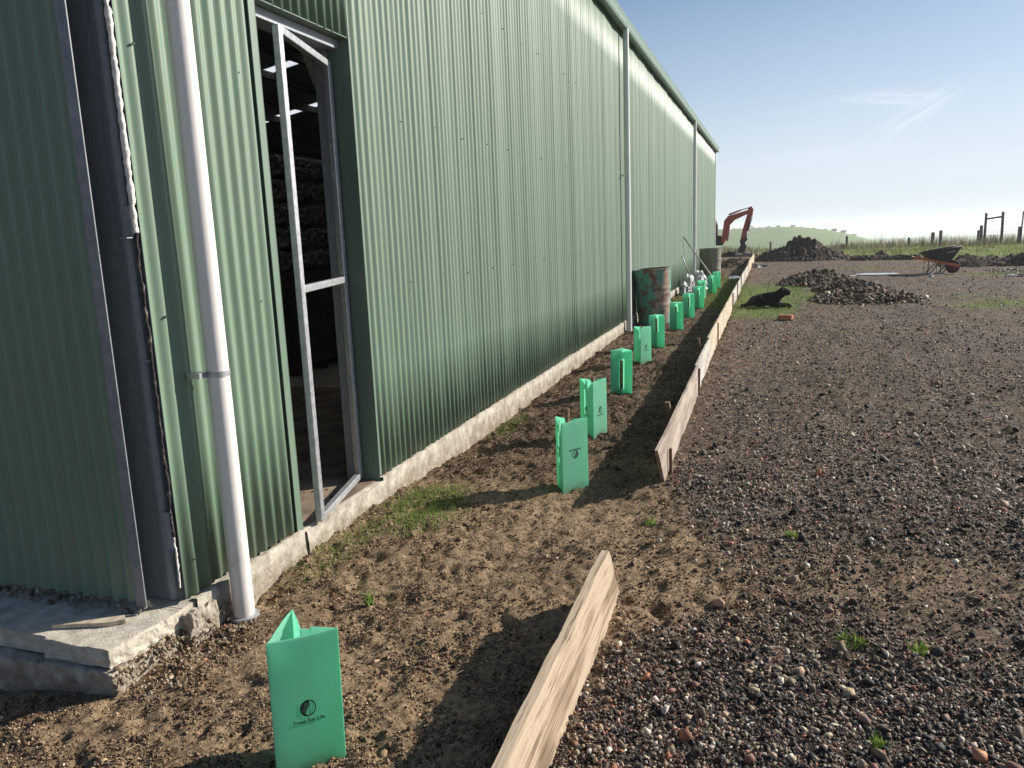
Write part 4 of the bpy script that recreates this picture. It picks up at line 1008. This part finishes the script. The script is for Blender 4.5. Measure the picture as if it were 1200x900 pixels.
N_ = [(-.26, 0, .16, .18), (-.36, .01, .12, .12), (-.10, 0, .175, .17), (.06, 0, .18, .165), (.15, 0, .235, .12), (.19, 0, .285, .10), (.225, 0, .325, .105), (.30, 0, .295, .072), (.355, 0, .268, .05),
      (.09, .11, .14, .09), (.03, .14, .055, .055), (.20, .12, .04, .042), (.36, .13, .032, .042),
      (.09, -.11, .14, .09), (.03, -.14, .055, .055), (.20, -.12, .04, .042), (.40, -.11, .032, .042),
      (-.24, .13, .14, .13), (-.10, .19, .11, .085), (-.27, .19, .045, .045), (-.12, .2, .036, .042),
      (-.24, -.13, .14, .13), (-.10, -.19, .11, .085), (-.27, -.19, .045, .045), (-.12, -.2, .036, .042),
      (-.44, .02, .06, .045), (-.52, .05, .038, .034), (-.60, .05, .03, .022)]
E_ = [(0, 1), (0, 2), (2, 3), (3, 4), (4, 5), (5, 6), (6, 7), (7, 8), (3, 9), (9, 10), (10, 11), (11, 12), (3, 13), (13, 14), (14, 15), (15, 16), (0, 17), (17, 18), (18, 19), (19, 20), (0, 21), (21, 22), (22, 23), (23, 24), (1, 25), (25, 26), (26, 27)]
skin_mesh('body', N_, E_, FUR, dog)
for s in (-1, 1):
    m_ = MB().tube([(.20, s * .06, .395), (.205, s * .10, .375), (.22, s * .108, .325), (.225, s * .103, .29)], [.014, .028, .026, .007], 8)
    m_.build('ear', FUR, dog, smooth=True)
MB().tube([(.385, 0, .285), (.40, 0, .28)], [.014, .009], 8).build('nose', mat('dog_nose', (.01, .01, .01), rough=.3), dog, smooth=True)
EYE = mat('dog_eye', (.03, .015, .008), rough=.1)
for s in (-1, 1): MB().tube([(.292, s * .04, .345), (.30, s * .045, .346)], [.009, .005], 8).build('eye', EYE, dog, smooth=True)

# brick by the dog
BRICK = mat('red_brick', (.3, .1, .055), (.42, .18, .1), rough=.9, scale=30, bump=.002)
o = MB().box(-.115, .115, -.055, .055, 0, .076).build('brick', BRICK, bevel=.004); o.location = (.22, 14.0, z_at(.22, 14) - .004); o.rotation_euler = (0, 0, R(-20))
rough_up(o, .004, 30, 3); tag(o, 'single red brick on the gravel in front of the dog', 'brick')

# ------------------------------------------------------------------ mounds and rubble
def mound(name, cx, cy, rx, ry, h, m, seed, label, cat, rough=.12, stuff=False, pk=1.1, res=90):
    v = []; f = []
    for j in range(res + 1):
        for i in range(res + 1):
            u = -1 + 2 * i / res; w_ = -1 + 2 * j / res; rr = math.hypot(u, w_)
            base = max(0, 1 - rr ** pk); p = Vector((u * rx, w_ * ry, seed))
            n1 = mnoise.fractal(p * 1.6, 1, 2, 4); n2 = mnoise.fractal(p * 6, 1, 2, 3)
            z = h * base * (1 + .35 * n1) + rough * n2 * min(1, base * 4) * .6 - .05
            v.append((u * rx, w_ * ry, z))
    for j in range(res):
        for i in range(res): q = j * (res + 1) + i; f.append((q, q + 1, q + res + 2, q + res + 1))
    o = MB().add(v, f).build(name, m, smooth=True); o.location = (cx, cy, z_at(cx, cy))
    return tag(o, label, None if stuff else cat, kind='stuff' if stuff else None)
SOILP = mat('mound_soil', (.03, .022, .017), (.12, .085, .065), rough=.95, scale=14, detail=9, bump=.02, bscale=30, spec=.15)
SOILB = mat('mound_soil_brown', (.05, .032, .022), (.15, .1, .07), rough=.95, scale=14, detail=9, bump=.02, bscale=30, spec=.15)
def scatter_mound(cx, cy, rx, ry, h, n, smin, smax, cols, wts, label, name='rubble', pk=1.1, spread=1.0, parent=None):
    a = rng.uniform(0, 2 * PI, n); rr = np.sqrt(rng.uniform(0, 1, n)) * spread; x = cx + rx * rr * np.cos(a); y = cy + ry * rr * np.sin(a)
    z = gz(x, y) + h * np.clip(1 - rr ** pk, 0, 1) * rng.uniform(.75, 1.05, n) - .02
    s = rng.uniform(0, 1, n) ** 2.2 * (smax - smin) + smin
    return stones(name, np.stack([x, y, z + s * .2], 1), s, palette(n, cols, wts), STONEM, jit=.3, label=label, parent=parent, kind=None if parent else 'stuff')
dk = [(.035, .027, .022), (.07, .052, .042), (.13, .1, .08), (.25, .21, .17)]
md = mound('soil_mound', 1.2, 38.5, 2.35, 1.9, .98, SOILP, 3, 'tall dark heap of soil beyond the rubble, beside the excavator', 'mound', pk=1.05, rough=.3)
o = scatter_mound(0, 0, 2.35, 1.9, .92, 2600, .015, .085, dk, [5, 4, 3, 1], None, 'clods', pk=1.05, parent=md); 
o['kind'] = 'stuff'
rb = [(.045, .034, .026), (.09, .068, .052), (.2, .14, .095), (.36, .27, .19), (.26, .11, .07), (.5, .44, .36)]
m1_ = mound('rubble_heap', 1.15, 22.6, 1.15, 1.6, .36, SOILP, 8, 'low heap of soil and broken brick behind the dog, nearer the soil mound', 'rubble heap', pk=1.5)
o = scatter_mound(0, 0, 1.15, 1.6, .36, 800, .01, .075, rb, [7, 8, 5, 2, 1, .7], None, 'rubble', 1.5, parent=m1_); o['kind'] = 'stuff'
m2_ = mound('rubble_heap', 1.8, 17.6, 1.05, 1.25, .26, SOILB, 12, 'heap of broken brick and stone right of the dog, nearest of the heaps', 'rubble heap', pk=1.6)
o = scatter_mound(0, 0, 1.2, 1.4, .25, 1100, .008, .08, rb, [6, 7, 6, 3, 1.5, 1], None, 'rubble', 1.6, parent=m2_); o['kind'] = 'stuff'
m3_ = mound('rubble_heap', 1.75, 19.9, 1.0, 1.1, .28, SOILP, 15, 'dark soil heap between the two brick heaps', 'rubble heap', pk=1.6)
o = scatter_mound(0, 0, 1.0, 1.1, .28, 600, .015, .07, dk, [4, 4, 3, 1], None, 'rubble', 1.6, parent=m3_); o['kind'] = 'stuff'
def windrow(name, x0, y0, x1, y1, wd, h, seed, label):
    n = 160; K = 14; v = []
    dx, dy = x1 - x0, y1 - y0; ln = math.hypot(dx, dy); px, py = -dy / ln, dx / ln
    for i in range(n + 1):
        t = i / n; e = min(1, t * 12, (1 - t) * 12)
        for k in range(K + 1):
            u = -1 + 2 * k / K; x = x0 + dx * t + px * u * wd; y = y0 + dy * t + py * u * wd
            p = Vector((x, y, seed)); z = h * e * (1 - u * u) * (1 + .7 * mnoise.fractal(p * 1.3, 1, 2, 3)) + .12 * e * (1 - abs(u)) * mnoise.fractal(p * 5, 1, 2, 3) - .04
            v.append((x, y, z + z_at(x, y)))
    f = [(i * (K + 1) + k, i * (K + 1) + k + 1, (i + 1) * (K + 1) + k + 1, (i + 1) * (K + 1) + k) for i in range(n) for k in range(K)]
    o = MB().add(v, f).build(name, SOILP, smooth=True)
    N = int(ln * 260); ii = rng.integers(0, len(v), N); vv = np.array(v)[ii] + rng.normal(size=(N, 3)) * np.array([.05, .05, .01])
    c = stones('clods', vv, rng.uniform(0, 1, N) ** 2 * .05 + .015, palette(N, dk, [5, 4, 3, .6]), SOILM, parent=o, kind=None); c['kind'] = 'stuff'
    return tag(o, label, 'soil ridge')
windrow('soil_ridge', 5.2, 30.0, 13.5, 29.2, .9, .34, 4, 'dark clumpy soil ridge behind the wheelbarrow at the right')
windrow('soil_ridge', 3.0, 36.5, 5.8, 35.5, .5, .2, 9, 'low dark soil ridge right of the tall soil heap')
windrow('soil_ridge', -1.9, 30.6, -.95, 33.4, .7, .18, 19, 'churned dark soil past the end of the planting bed, left of the boards')
mound('soil_mound', 4.6, 39.5, .55, .5, .3, SOILB, 23, 'small brown soil heap left of the wheelbarrow handles', 'mound', pk=1.3, rough=.1)
xr = rng.uniform(6.0, 8.5, 300); yr = rng.uniform(24.6, 27.2, 300)
stones('rubble', np.stack([xr, yr, gz(xr, yr) + .01], 1), rng.uniform(.015, .06, 300), palette(300, rb, [2, 3, 2, 3, 0.5, 3]), STONEM, label='pale stones lying by the right puddle')
# pale twig
o = MB().tube([(0, 0, 0), (.05, .05, .015), (.07, .13, .01), (.13, .2, .02)], [.003, .0035, .003, .002], 6).add([], []).build('twig', BOARD_B, smooth=True)
o.location = (1.30, 4.15, surf(np.array([1.3]), np.array([4.15]))[0][0] + .008); tag(o, 'thin pale twig lying on the gravel at the right', 'twig')

# ------------------------------------------------------------------ wheelbarrow
TRAY = mat('black_tray_plastic', (.02, .023, .028), (.035, .038, .045), rough=.45, scale=6)
ORG = mat('orange_painted_bar', (.55, .12, .04), (.65, .17, .06), rough=.5, scale=9)
BLK = mat('black_steel', (.015, .015, .016), rough=.5)
RUB = mat('rubber', (.02, .018, .017), (.05, .04, .035), rough=.85, scale=20)
wb = thing('wheelbarrow', 'black trayed wheelbarrow with orange handles standing in the yard', 'wheelbarrow', (4.45, 26.0, z_at(4.45, 26) - .005), R(3))
def frust(bot, top, z):
    return bot, top
bx = [(-.08, -.2), (.42, -.17), (.42, .17), (-.08, .2)]; tx = [(-.32, -.34), (.68, -.30), (.68, .30), (-.32, .34)]
zb_ = [.36, .31, .31, .36]; zt_ = [.60, .78, .78, .60]
v = [(x, y, z) for (x, y), z in zip(bx, zb_)] + [(x, y, z) for (x, y), z in zip(tx, zt_)]
ib = [(x * .97 + .005, y * .95, z + .01) for (x, y), z in zip(bx, zb_)]; it = [(x * .96 + .008, y * .95, z + .002) for (x, y), z in zip(tx, zt_)]
v += ib + it
f = [(3, 2, 1, 0)] + [(i, (i + 1) % 4, 4 + (i + 1) % 4, 4 + i) for i in range(4)] + [(8, 9, 10, 11)] + [(8 + (i + 1) % 4, 8 + i, 12 + i, 12 + (i + 1) % 4) for i in range(4)] + [(4 + i, 4 + (i + 1) % 4, 12 + (i + 1) % 4, 12 + i) for i in range(4)]
tray = MB().add(v, f).build('tray', TRAY, wb, bevel=.02)
rim = MB()
for i in range(4): a = v[4 + i]; b = v[4 + (i + 1) % 4]; rim.tube([a, b], .018, 8)
rim.build('rim', TRAY, tray, smooth=True)
# pale worn lettering on the tray side
WHT = mat('white_lettering', (.6, .62, .64), rough=.5)
lt = MB()
def side_pt(u, z):  # on the near side panel
    t = (z - .33) / (.70 - .33); y = -.19 - .135 * t - .006
    return (u, y - .006, z)
for u0, u1, q in ((.28, .33, 1), (.345, .355, 0), (.365, .395, 1), (.405, .43, 1), (.44, .45, 0), (.46, .50, 1)):
    za, zb2 = .585 + (u0 - .3) * .22, .625 + (u0 - .3) * .22
    if q:
        lt.add([side_pt(u0, za), side_pt(u0 + .010, za), side_pt(u0 + .010, zb2), side_pt(u0, zb2)], [(0, 1, 2, 3)])
        lt.add([side_pt(u1 - .010, za), side_pt(u1, za), side_pt(u1, zb2), side_pt(u1 - .010, zb2)], [(0, 1, 2, 3)])
        lt.add([side_pt(u0 + .010, zb2 - .012), side_pt(u1 - .010, zb2 - .012), side_pt(u1 - .010, zb2), side_pt(u0 + .010, zb2)], [(0, 1, 2, 3)])
    else: lt.add([side_pt(u0, za), side_pt(u1, za), side_pt(u1, zb2), side_pt(u0, zb2)], [(0, 1, 2, 3)])
lt.build('lettering', WHT, tray)
for s in (-1, 1):
    h_ = MB().bar((-.55, s * .27, .50), (.66, s * .16, .21), .04, .07).build('handle', ORG, wb, bevel=.006)
    MB().tube([(-.86, s * .31, .565), (-.66, s * .285, .525), (-.55, s * .27, .50)], .02, 10).build('grip', BLK, h_, smooth=True)
    MB().tube([(-.16, s * .22, .40), (-.17, s * .24, .02), (-.12, s * .24, .012), (.16, s * .22, .35)], .013, 8).build('leg', BLK, wb, smooth=True)
    MB().tube([(.18, s * .2, .34), (.17, s * .22, .02), (.22, s * .22, .012), (.44, s * .16, .28)], .013, 8).build('leg', BLK, wb, smooth=True)
wh = MB(); pr = [(.12, -.035), (.16, -.045), (.185, -.03), (.195, 0), (.185, .03), (.16, .045), (.12, .035)]
wh.lathe([(r, z) for r, z in pr], 36); w1 = wh.build('wheel', RUB, wb, smooth=True); w1.rotation_euler = (R(90), 0, 0); w1.location = (.54, 0, .19)
MB().lathe([(.001, -.02), (.03, -.03), (.118, -.025), (.12, 0), (.118, .025), (.03, .03), (.001, .02)], 32).build('rim', mat('dull_red_rim', (.14, .03, .025), rough=.6), w1, smooth=True)
# scraps under the barrow
o = MB().box(-.13, .13, -.05, .05, 0, .03).build('timber_offcut', BOARD_B, bevel=.004); o.location = (4.75, 25.2, z_at(4.75, 25.2)); o.rotation_euler = (0, 0, .1); tag(o, 'short timber offcut lying in front of the wheelbarrow', 'wood scrap')
bag(4.15, 24.4, .06, .06, .07, BAG, 'small white scrap lying on the gravel before the wheelbarrow', 9)['group'] = 'small litter in the yard'

# ------------------------------------------------------------------ excavator
XO = mat('excavator_orange', (.5, .075, .035), (.6, .12, .055), rough=.5, scale=5, bump=.002)
XD = mat('excavator_dark', (.02, .02, .022), (.05, .045, .04), rough=.6, scale=6)
XG = mat('excavator_glass', (.05, .07, .08), rough=.08, spec=.9)
ex = thing('excavator', 'orange excavator beyond the shed with its arm folded down', 'excavator', (-4.3, 46, z_at(-4.3, 46) - .01))
def XY(x, z): return (x + 4.3, z)
def prism_xz(pts, y0, y1, name, m, parent=ex, bevel=.01):
    n = len(pts); v = [(p[0], y0, p[1]) for p in pts] + [(p[0], y1, p[1]) for p in pts]
    return MB().add(v, [tuple(range(n)), tuple(range(n, 2 * n))[::-1]] + [(i, n + i, n + (i + 1) % n, (i + 1) % n) for i in range(n)]).build(name, m, parent, bevel=bevel)
for s in (-1, 1):
    n = 28; pts = []
    for k in range(n):
        a = 2 * PI * k / n; cx = .85 if math.cos(a) > 0 else -.85; pts.append((cx + .3 * math.cos(a), .3 + .3 * math.sin(a)))
    tr_ = prism_xz(pts, s * .75 - .2, s * .75 + .2, 'track', RUB)
    for cx in (-.85, -.28, .28, .85):
        o = MB().lathe([(.001, -.21), (.2, -.21), (.2, .21), (.001, .21)], 20).build('roller', XD, tr_, smooth=True, angle=40); o.rotation_euler = (R(90), 0, 0); o.location = (cx, s * .75, .3)
prism_xz([(-1.5, .7), (1.0, .7), (1.1, 1.0), (.9, 1.25), (-1.0, 1.5), (-1.6, 1.35)], -.9, .9, 'house', XO, bevel=.05)
cab = prism_xz([(-.1, 1.26), (.98, 1.0), (1.32, 1.15), (1.30, 1.75), (1.1, 2.3), (-.1, 2.35)], .1, .85, 'cab', XD, bevel=.03)
prism_xz([(.05, 1.45), (1.2, 1.35), (1.2, 1.75), (1.02, 2.2), (.05, 2.22)], .092, .1, 'window', XG, cab, bevel=0)
prism_xz([(.9, .62), (1.62, .62), (1.72, .9), (1.5, 1.15), (1.0, 1.2)], -.3, .12, 'boom_mount', XD)
boom = [XY(-2.78, .75), XY(-2.60, .75), XY(-2.45, 1.05), XY(-2.32, 1.70), XY(-2.05, 1.98), XY(-1.30, 2.30), XY(-1.18, 2.38), XY(-1.22, 2.52), XY(-1.6, 2.42), XY(-2.42, 2.20), XY(-2.62, 1.95)]
bo = prism_xz([(p[0], p[1]) for p in boom], -.32, -.08, 'boom', XO)
MB().tube([(XY(-2.46, .95)[0], -.2, .85), (XY(-2.3, 1.6)[0], -.2, 1.66)], .05, 10).build('cylinder', GALV, bo, smooth=True)
MB().tube([(XY(-2.38, 0)[0], -.2, 2.27), (XY(-1.75, 0)[0], -.2, 2.49)], .05, 10).build('cylinder', XO, bo, smooth=True)
MB().tube([(XY(-1.75, 0)[0], -.2, 2.49), (XY(-1.22, 0)[0], -.2, 2.62)], .028, 10).build('piston', GALV, bo, smooth=True)
st_ = prism_xz([XY(-1.20, 2.70), XY(-1.08, 2.52), XY(-1.14, 2.0), XY(-1.38, 1.15), XY(-1.55, .82), XY(-1.75, .86), XY(-1.62, 1.5), XY(-1.42, 2.2), XY(-1.36, 2.55)], -.30, -.10, 'stick', XO)
MB().tube([(XY(-1.2, 0)[0], -.34, 2.15), (XY(-1.38, 0)[0], -.34, 1.35)], .045, 10).build('cylinder', XD, st_, smooth=True)
MB().tube([(XY(-1.38, 0)[0], -.34, 1.35), (XY(-1.44, 0)[0], -.34, .95)], .026, 10).build('piston', GALV, st_, smooth=True)
prism_xz([XY(-1.78, .86), XY(-1.40, 1.02), XY(-1.36, .90), XY(-1.5, .72), XY(-1.40, .55), XY(-1.55, .15), XY(-1.6, -.02), XY(-1.95, .0), XY(-1.88, .35), XY(-1.72, .6)], -.42, .02, 'bucket', XD)
windrow('soil_ridge', -2.9, 45.3, -.8, 45.2, .45, .2, 29, 'low spoil heap under the excavator bucket')
for i, (xx, hh) in enumerate(((-1.25, .22), (-1.75, .15))):
    o = MB().box(-.22, .22, -.15, .15, 0, hh).build('concrete_block', CONC, bevel=.02); rough_up(o, .05, 4, 3, i); o.location = (xx + .35 * i * 0, 44.6, z_at(xx, 44.6) + .12 * 0)
    tag(o, ['pale broken concrete block right of the excavator bucket', 'pale broken concrete block left of the excavator bucket'][i], 'block')

# ------------------------------------------------------------------ fence
fy = 52.0
def post(px, h, wd, label, y=fy, lean=0, group='posts of the paddock fence'):
    s = y / 50
    o = MB().tube([(0, 0, -.3), (lean, 0, h)], wd / 2, 9).build('fence_post', POSTW, smooth=True, angle=50); o.location = (px * s, y, z_at(px * s, y))
    return tag(o, label, 'fence post', group)
post(-.17, .60, .13, 'lone dark fence post between the excavator and the soil heap')
post(4.03, .78, .14, 'dark fence post just right of the soil heap')
o = MB().hexa([(-.16, -.12), (.14, -.1), (.1, .12), (-.14, .1)], 0, .34).build('tree_stump', POSTW); rough_up(o, .05, 6, 3); o.location = (4.0, 51.6, z_at(4.0, 51.6) - .02); tag(o, 'low stump at the foot of the post by the soil heap', 'stump')
post(7.28, .58, .13, 'short fence post above the wheelbarrow handles')
post(8.49, .82, .2, 'thick short fence post, left of the pair above the wheelbarrow')
post(8.88, .92, .17, 'taller thin fence post, right of the pair above the wheelbarrow')
post(10.73, .85, .12, 'thin short fence post left of the timber stay frame')
post(10.90, 1.12, .17, 'thick post against the left leg of the stay frame', lean=-.04)
post(12.70, .98, .16, 'thick post beside the slender wire strainer post')
post(12.77, 1.82, .08, 'slender tall wire post at the right edge', lean=.06)
post(13.02, .85, .13, 'short fence post at the far right edge')
fr = thing('stay_frame', 'tall H shaped timber stay frame of the fence', 'fence frame', (11.48 * 1.04, fy + .1, z_at(11.9, fy)))
MB().tube([(-.43, 0, -.3), (-.42, 0, 1.8)], .07, 10).build('post', POSTW, fr, smooth=True, angle=50); MB().tube([(.44, 0, -.3), (.42, 0, 1.84)], .075, 10).build('post', POSTW, fr, smooth=True, angle=50)
MB().tube([(-.42, 0, 1.46), (.42, 0, 1.58)], .05, 10).build('cross_rail', POSTW, fr, smooth=True)
WIRE = mat('fence_wire', (.3, .3, .3), rough=.4, metal=.7)
wf = thing('wire_fence', 'pale wire strands strung from the stay frame to the right', 'wire fence', (11.5, fy + .14, z_at(12, fy)))
for k in range(8): MB().tube([(0, 0, .35 + k * .19), (1.0, 0, .35 + k * .195 - .01), (2.6, .1, .36 + k * .2)], .006, 5).build('wire', WIRE, wf)

# ------------------------------------------------------------------ trees on the far hill
LEAF = attr_mat('far_leaf', rough=.8, spec=.2, var=.3)
TRUNK = mat('far_trunk', (.1, .08, .06), rough=.9)
def tree_proto(seed, label):
    r_ = np.random.default_rng(seed)
    t = thing('tree', label, 'tree')
    MB().tube([(0, 0, -.4), (.08, 0, .8), (.0, .1, 1.8), (.1, .1, 2.5)], [.2, .16, .12, .05], 7).build('trunk', TRUNK, t, smooth=True)
    n = 700; cl = r_.normal(size=(7, 3)) * np.array([.9, .9, .6]) + np.array([0, 0, 2.0]); P = cl[r_.integers(0, 7, n)] + r_.normal(size=(n, 3)) * np.array([.5, .5, .5])
    a = r_.normal(size=(n, 3)); a /= np.linalg.norm(a, axis=1)[:, None]; b = np.cross(a, r_.normal(size=(n, 3))); b /= np.linalg.norm(b, axis=1)[:, None]; s = r_.uniform(.15, .3, (n, 1))
    v = np.stack([P - a * s, P + b * s * .6, P + a * s, P - b * s * .6], 1).reshape(-1, 3)
    np_mesh('crown', v, np.arange(n * 4).reshape(n, 4), LEAF, parent=t, attrs={'tone': np.repeat(np.array([(.06, .08, .045)]) * r_.uniform(.6, 1.5, (n, 1)), 4, 0)})
    return t
protos = [tree_proto(1, 'tree'), tree_proto(2, 'tree')]
spots = [(-37, 1.0), (-30, .75), (-25, .6), (-17, 1.2), (-9, .65), (-3, .8), (3, .95), (11, 1.1), (16, .7), (24, .6), (31, .7), (36, 1.15), (41, 1.2), (47, .8), (-13, .7)]
names = ['bushy tree on the hilltop right beside the shed corner', 'small hill tree seen between the excavator cab and boom', 'small hill tree under the middle of the excavator boom', 'larger round hill tree seen inside the excavator arm',
         'small hill tree just right of the excavator stick', 'hill tree above the left slope of the soil heap', 'hill tree above the left half of the soil heap, on the ridge', 'larger hill tree above the middle of the soil heap',
         'small hill tree above the right half of the soil heap', 'small low tree where the hill ridge starts to fall', 'hill tree left of the big dark clump on the falling ridge', 'big dark tree, left one of the clump on the falling ridge',
         'big dark tree, right one of the clump on the falling ridge', 'last tree down the falling right end of the hill', 'small hill tree directly behind the excavator stick']
for i, (xx, s) in enumerate(spots):
    p = protos[i % 2]
    if i < 2: t = p
    else:
        t = p.copy(); COL.objects.link(t)
        for c in p.children:
            c2 = c.copy(); COL.objects.link(c2); c2.parent = t
    yy_ = 548 if xx < 20 else 540
    t.location = (xx, yy_, z_at(xx, yy_) - .5); t.rotation_euler = (0, 0, i * 1.3); t.scale = (s * .85, s * .85, s * .65)
    tag(t, names[i], 'tree', 'trees along the far hilltop')

# ------------------------------------------------------------------ haze
hm = bpy.data.materials.new('haze_air'); hm.use_nodes = True; hn = hm.node_tree
hn.nodes.remove(hn.nodes['Principled BSDF']); pv = hn.nodes.new('ShaderNodeVolumePrincipled')
pv.inputs['Color'].default_value = (.93, .96, 1, 1); pv.inputs['Density'].default_value = .0006; pv.inputs['Anisotropy'].default_value = .35
hn.links.new(pv.outputs[0], hn.nodes['Material Output'].inputs['Volume'])
hz = MB().box(-9500, 9500, -400, 12500, -45, 9).build('haze', hm); tag(hz, kind='stuff', label='thin pale haze over the whole country')
